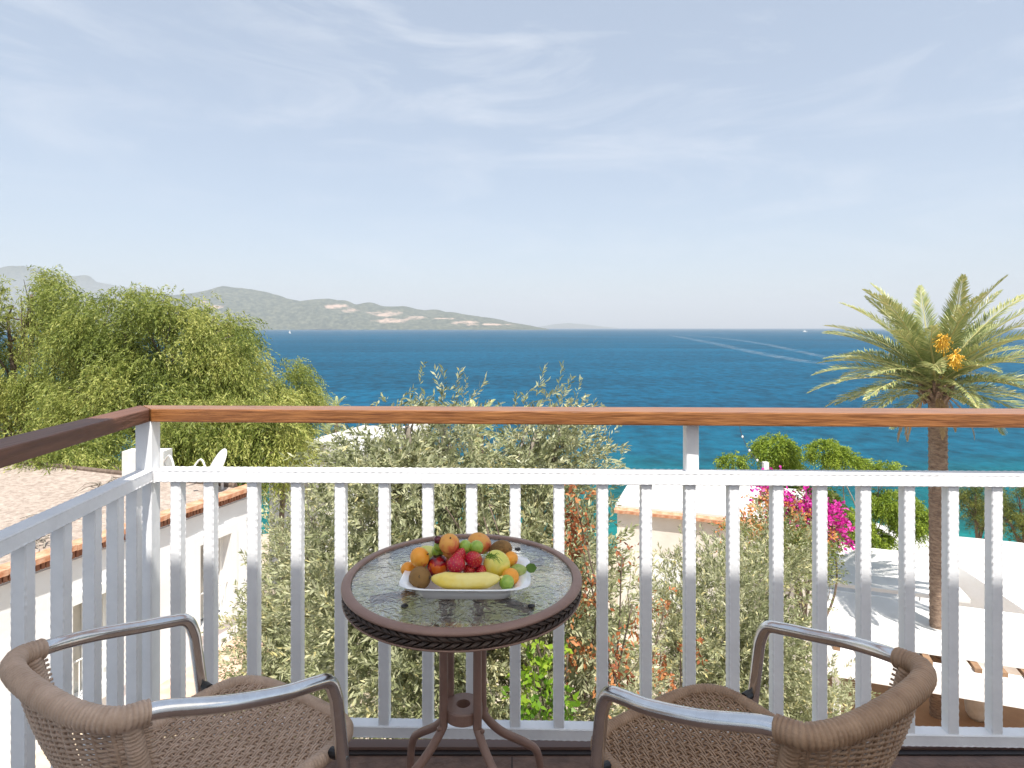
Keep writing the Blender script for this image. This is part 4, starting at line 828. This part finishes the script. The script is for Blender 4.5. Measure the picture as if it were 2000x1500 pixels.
# ---- palms
def frond_mesh(length, el0, el1, nl, ll, name, seed, width=.027, dead=False):
    """a frond along +x: rachis bends from elevation el0 to el1, paired leaflets in a V"""
    q = np.random.default_rng(seed); n = 26; el = np.radians(np.linspace(el0, el1, n)); ds = length/(n-1)
    r = np.zeros((n, 3)); r[1:, 0] = np.cumsum(np.cos(el[:-1])*ds); r[1:, 2] = np.cumsum(np.sin(el[:-1])*ds); r[:, 1] = np.cumsum(q.normal(0, .004, n))
    mb = MB(); mb.tube(r, np.linspace(.024, .004, n)*length/2.4, 5); qs = []; tn = []
    for k in range(nl):
        u = .12+.88*(k+.5)/nl; i = min(n-2, int(u*(n-1))); p = r[i]+(r[i+1]-r[i])*(u*(n-1)-i); t = norm(r[i+1]-r[i]); upv = np.array((-t[2], 0, t[0]))
        L_ = ll*(math.sin(math.pi*min(1, .18+u*.80))**.75)*q.uniform(.85, 1.12)
        for s in (-1, 1):
            d = norm(t*(.75+.6*u)+np.array((0, s, 0))*(1.0-.35*u)+upv*q.uniform(.15, .60)); tip = p+d*L_+np.array((0, 0, -.16*L_*q.uniform(.3, 1.4)-(.35*L_ if dead else 0))); m_ = p+d*L_*.5
            w = width*.5*q.uniform(.8, 1.2); wv = norm(np.cross(d, upv))*w; qs.append([p, m_+wv, tip, m_-wv]); tn.append(np.clip(.42+.3*u+q.normal(0, .16), 0, 1))
    qv = np.array(qs); nv = len(mb.v); vv = mb.v+[tuple(x) for x in qv.reshape(-1, 3)]; ff = mb.f+[(nv+4*k, nv+4*k+1, nv+4*k+2, nv+4*k+3) for k in range(len(qs))]
    me = bpy.data.meshes.new(name); me.from_pydata(vv, [], ff); me.update(); a = me.attributes.new('tint', 'FLOAT', 'POINT'); a.data.foreach_set('value', np.r_[np.full(nv, .9), np.repeat(tn, 4)].astype(np.float32))
    me.materials.append(M['deadfrond' if dead else 'palm']); return me
pc = P(1828, 752, 13.0); pal = empty('palm_tree', (float(P(1830, 1215, 13)[0]), 13.0, tz)); tag(pal, 'tall date palm with yellow fruit clusters rising through the white canopy', 'palm tree')
th = pc[2]-tz; tp = MB(); npz = 150; pts = []; rad = []
for i in range(npz):
    t = i/(npz-1); pts.append((.04*math.sin(t*2.2)+(pc[0]-pal.location.x)*t, 0, th*t)); rad.append((.132+.040*min(1, t*1.5))*(1+.045*(i % 3 == 0)-.02*(i % 3 == 1))*(1 if t < .93 else 1+2.2*(t-.93)))
tp.tube(pts, rad, 20, prof=lambda i, k: 1+.035*math.sin(k*2.5+i*2.1)); tp.build('trunk', M['palmbark'], pal, True)
crown0 = Vector((float(pc[0]-pal.location.x), 0, th))
bt = MB()
for k in range(34):
    a = k*2.399; z = -.42+.5*k/34; r0_ = .20; bt.tube([(crown0.x+r0_*math.cos(a)*.8, r0_*math.sin(a)*.8, th+z), (crown0.x+(r0_+.14)*math.cos(a), (r0_+.14)*math.sin(a), th+z+.22)], [.045, .03], 5)
bt.build('leaf_bases', M['palmbark'], pal)
kinds = [(74, 40, 2.5), (62, 20, 2.75), (50, 2, 2.75), (38, -14, 2.65), (26, -28, 2.5), (10, -34, 2.2), (-2, -40, 1.7)]
fms = [[frond_mesh(l, a, b, 78, .44, 'frond', 100+i*3+j) for j in range(2)] for i, (a, b, l) in enumerate(kinds)]
cnt = [6, 10, 13, 14, 14, 10, 4]; gk = 0
for i, c in enumerate(cnt):
    for k in range(c):
        o = link('frond', fms[i][k % 2], None, pal); a = 2*math.pi*(k+.37*i)/c+random.uniform(-.2, .2); gk += 1
        o.location = crown0+Vector((.08*math.cos(a), .08*math.sin(a), .12-.05*i)); o.rotation_euler = (random.uniform(-.3, .3), random.uniform(-.08, .08), a); s = random.uniform(.88, 1.06); o.scale = (s, s, s)
dm_ = frond_mesh(1.5, -35, -86, 40, .22, 'dead_frond', 77, .03, True)
for k in range(5):
    a = k*1.3+.4; o = link('dead_frond', dm_, None, pal); o.location = crown0+Vector((.12*math.cos(a), .12*math.sin(a), -.18)); o.rotation_euler = (0, 0, a); s = random.uniform(.6, 1.0); o.scale = (s, s, s)
for px, py, dy in ((1842, 668, -.35), (1866, 702, -.25)):
    p = Vector(P(px, py, 11.9))-pal.location; fc = MB(); st = crown0+Vector((0, dy*.3, .0)); q0 = Vector(p)
    fc.tube(smooth_path([st, (st+q0)/2+Vector((0, dy*.2, .12)), q0+Vector((0, 0, .12))], 5), .014, 5)
    for k in range(110):
        d = norm(rng.normal(size=3)+np.array((0, 0, -.2))); e = np.array(q0)+d*np.array((.19, .16, .24))*rng.uniform(.5, 1); fc.tube([np.array(q0)+np.array((0, 0, .1)), (np.array(q0)+e)/2+np.array((0, 0, .05)), e], .004, 3, caps=False)
        fc.lathe([(.0005, -.016), (.011, -.006), (.011, .006), (.0005, .016)], 5, tuple(e))
    fc.build('fruit_cluster', M['dates'], pal)
sf = [frond_mesh(1.7, a, b, 26, .34, 'frond', 200+i, .05) for i, (a, b) in enumerate(((75, 20), (48, -20), (15, -50)))]
for i, (px, py, d, lb) in enumerate(((657, 800, 33, 'small palm with its crown just above the wooden handrail by the sea'), (640, 850, 30, 'small palm beside the far white house roof'), (672, 862, 31, 'short palm behind the parapet of the far white house'), (930, 850, 9.0, 'young palm half hidden inside the olive tree'))):
    p = P(px, py, d); x, y = p[0], d; o = empty('small_palm', (x, y, ground_z(x, y)-.1)); tag(o, lb, 'palm tree', 'small palms'); h = p[2]-o.location.z
    MB().tube([(0, 0, h*k/14) for k in range(15)], [.11+.01*(k % 2) for k in range(15)], 9).build('trunk', M['palmbark'], o, True)
    for j in range(15):
        f = link('frond', sf[j % 3], None, o); f.location = (0, 0, h); f.rotation_euler = (0, 0, j*2.4); s = .55 if i < 3 else .4; f.scale = (s, s, s)

# ================================================================ AIR
hz = MB().box(-21600, 21600, -300, 21600, SEA-4, 900).build('haze', None); hz.data.materials.clear()
hm = bpy.data.materials.new('haze_air'); hm.use_nodes = True; t = hm.node_tree; t.nodes.remove(t.nodes['Principled BSDF'])
pv = t.nodes.new('ShaderNodeVolumePrincipled'); pv.inputs['Color'].default_value = (.86, .91, .98, 1); pv.inputs['Density'].default_value = 9e-5; pv.inputs['Anisotropy'].default_value = 0
t.links.new(pv.outputs[0], t.nodes['Material Output'].inputs['Volume']); hz.data.materials.append(hm); tag(hz, kind='stuff')
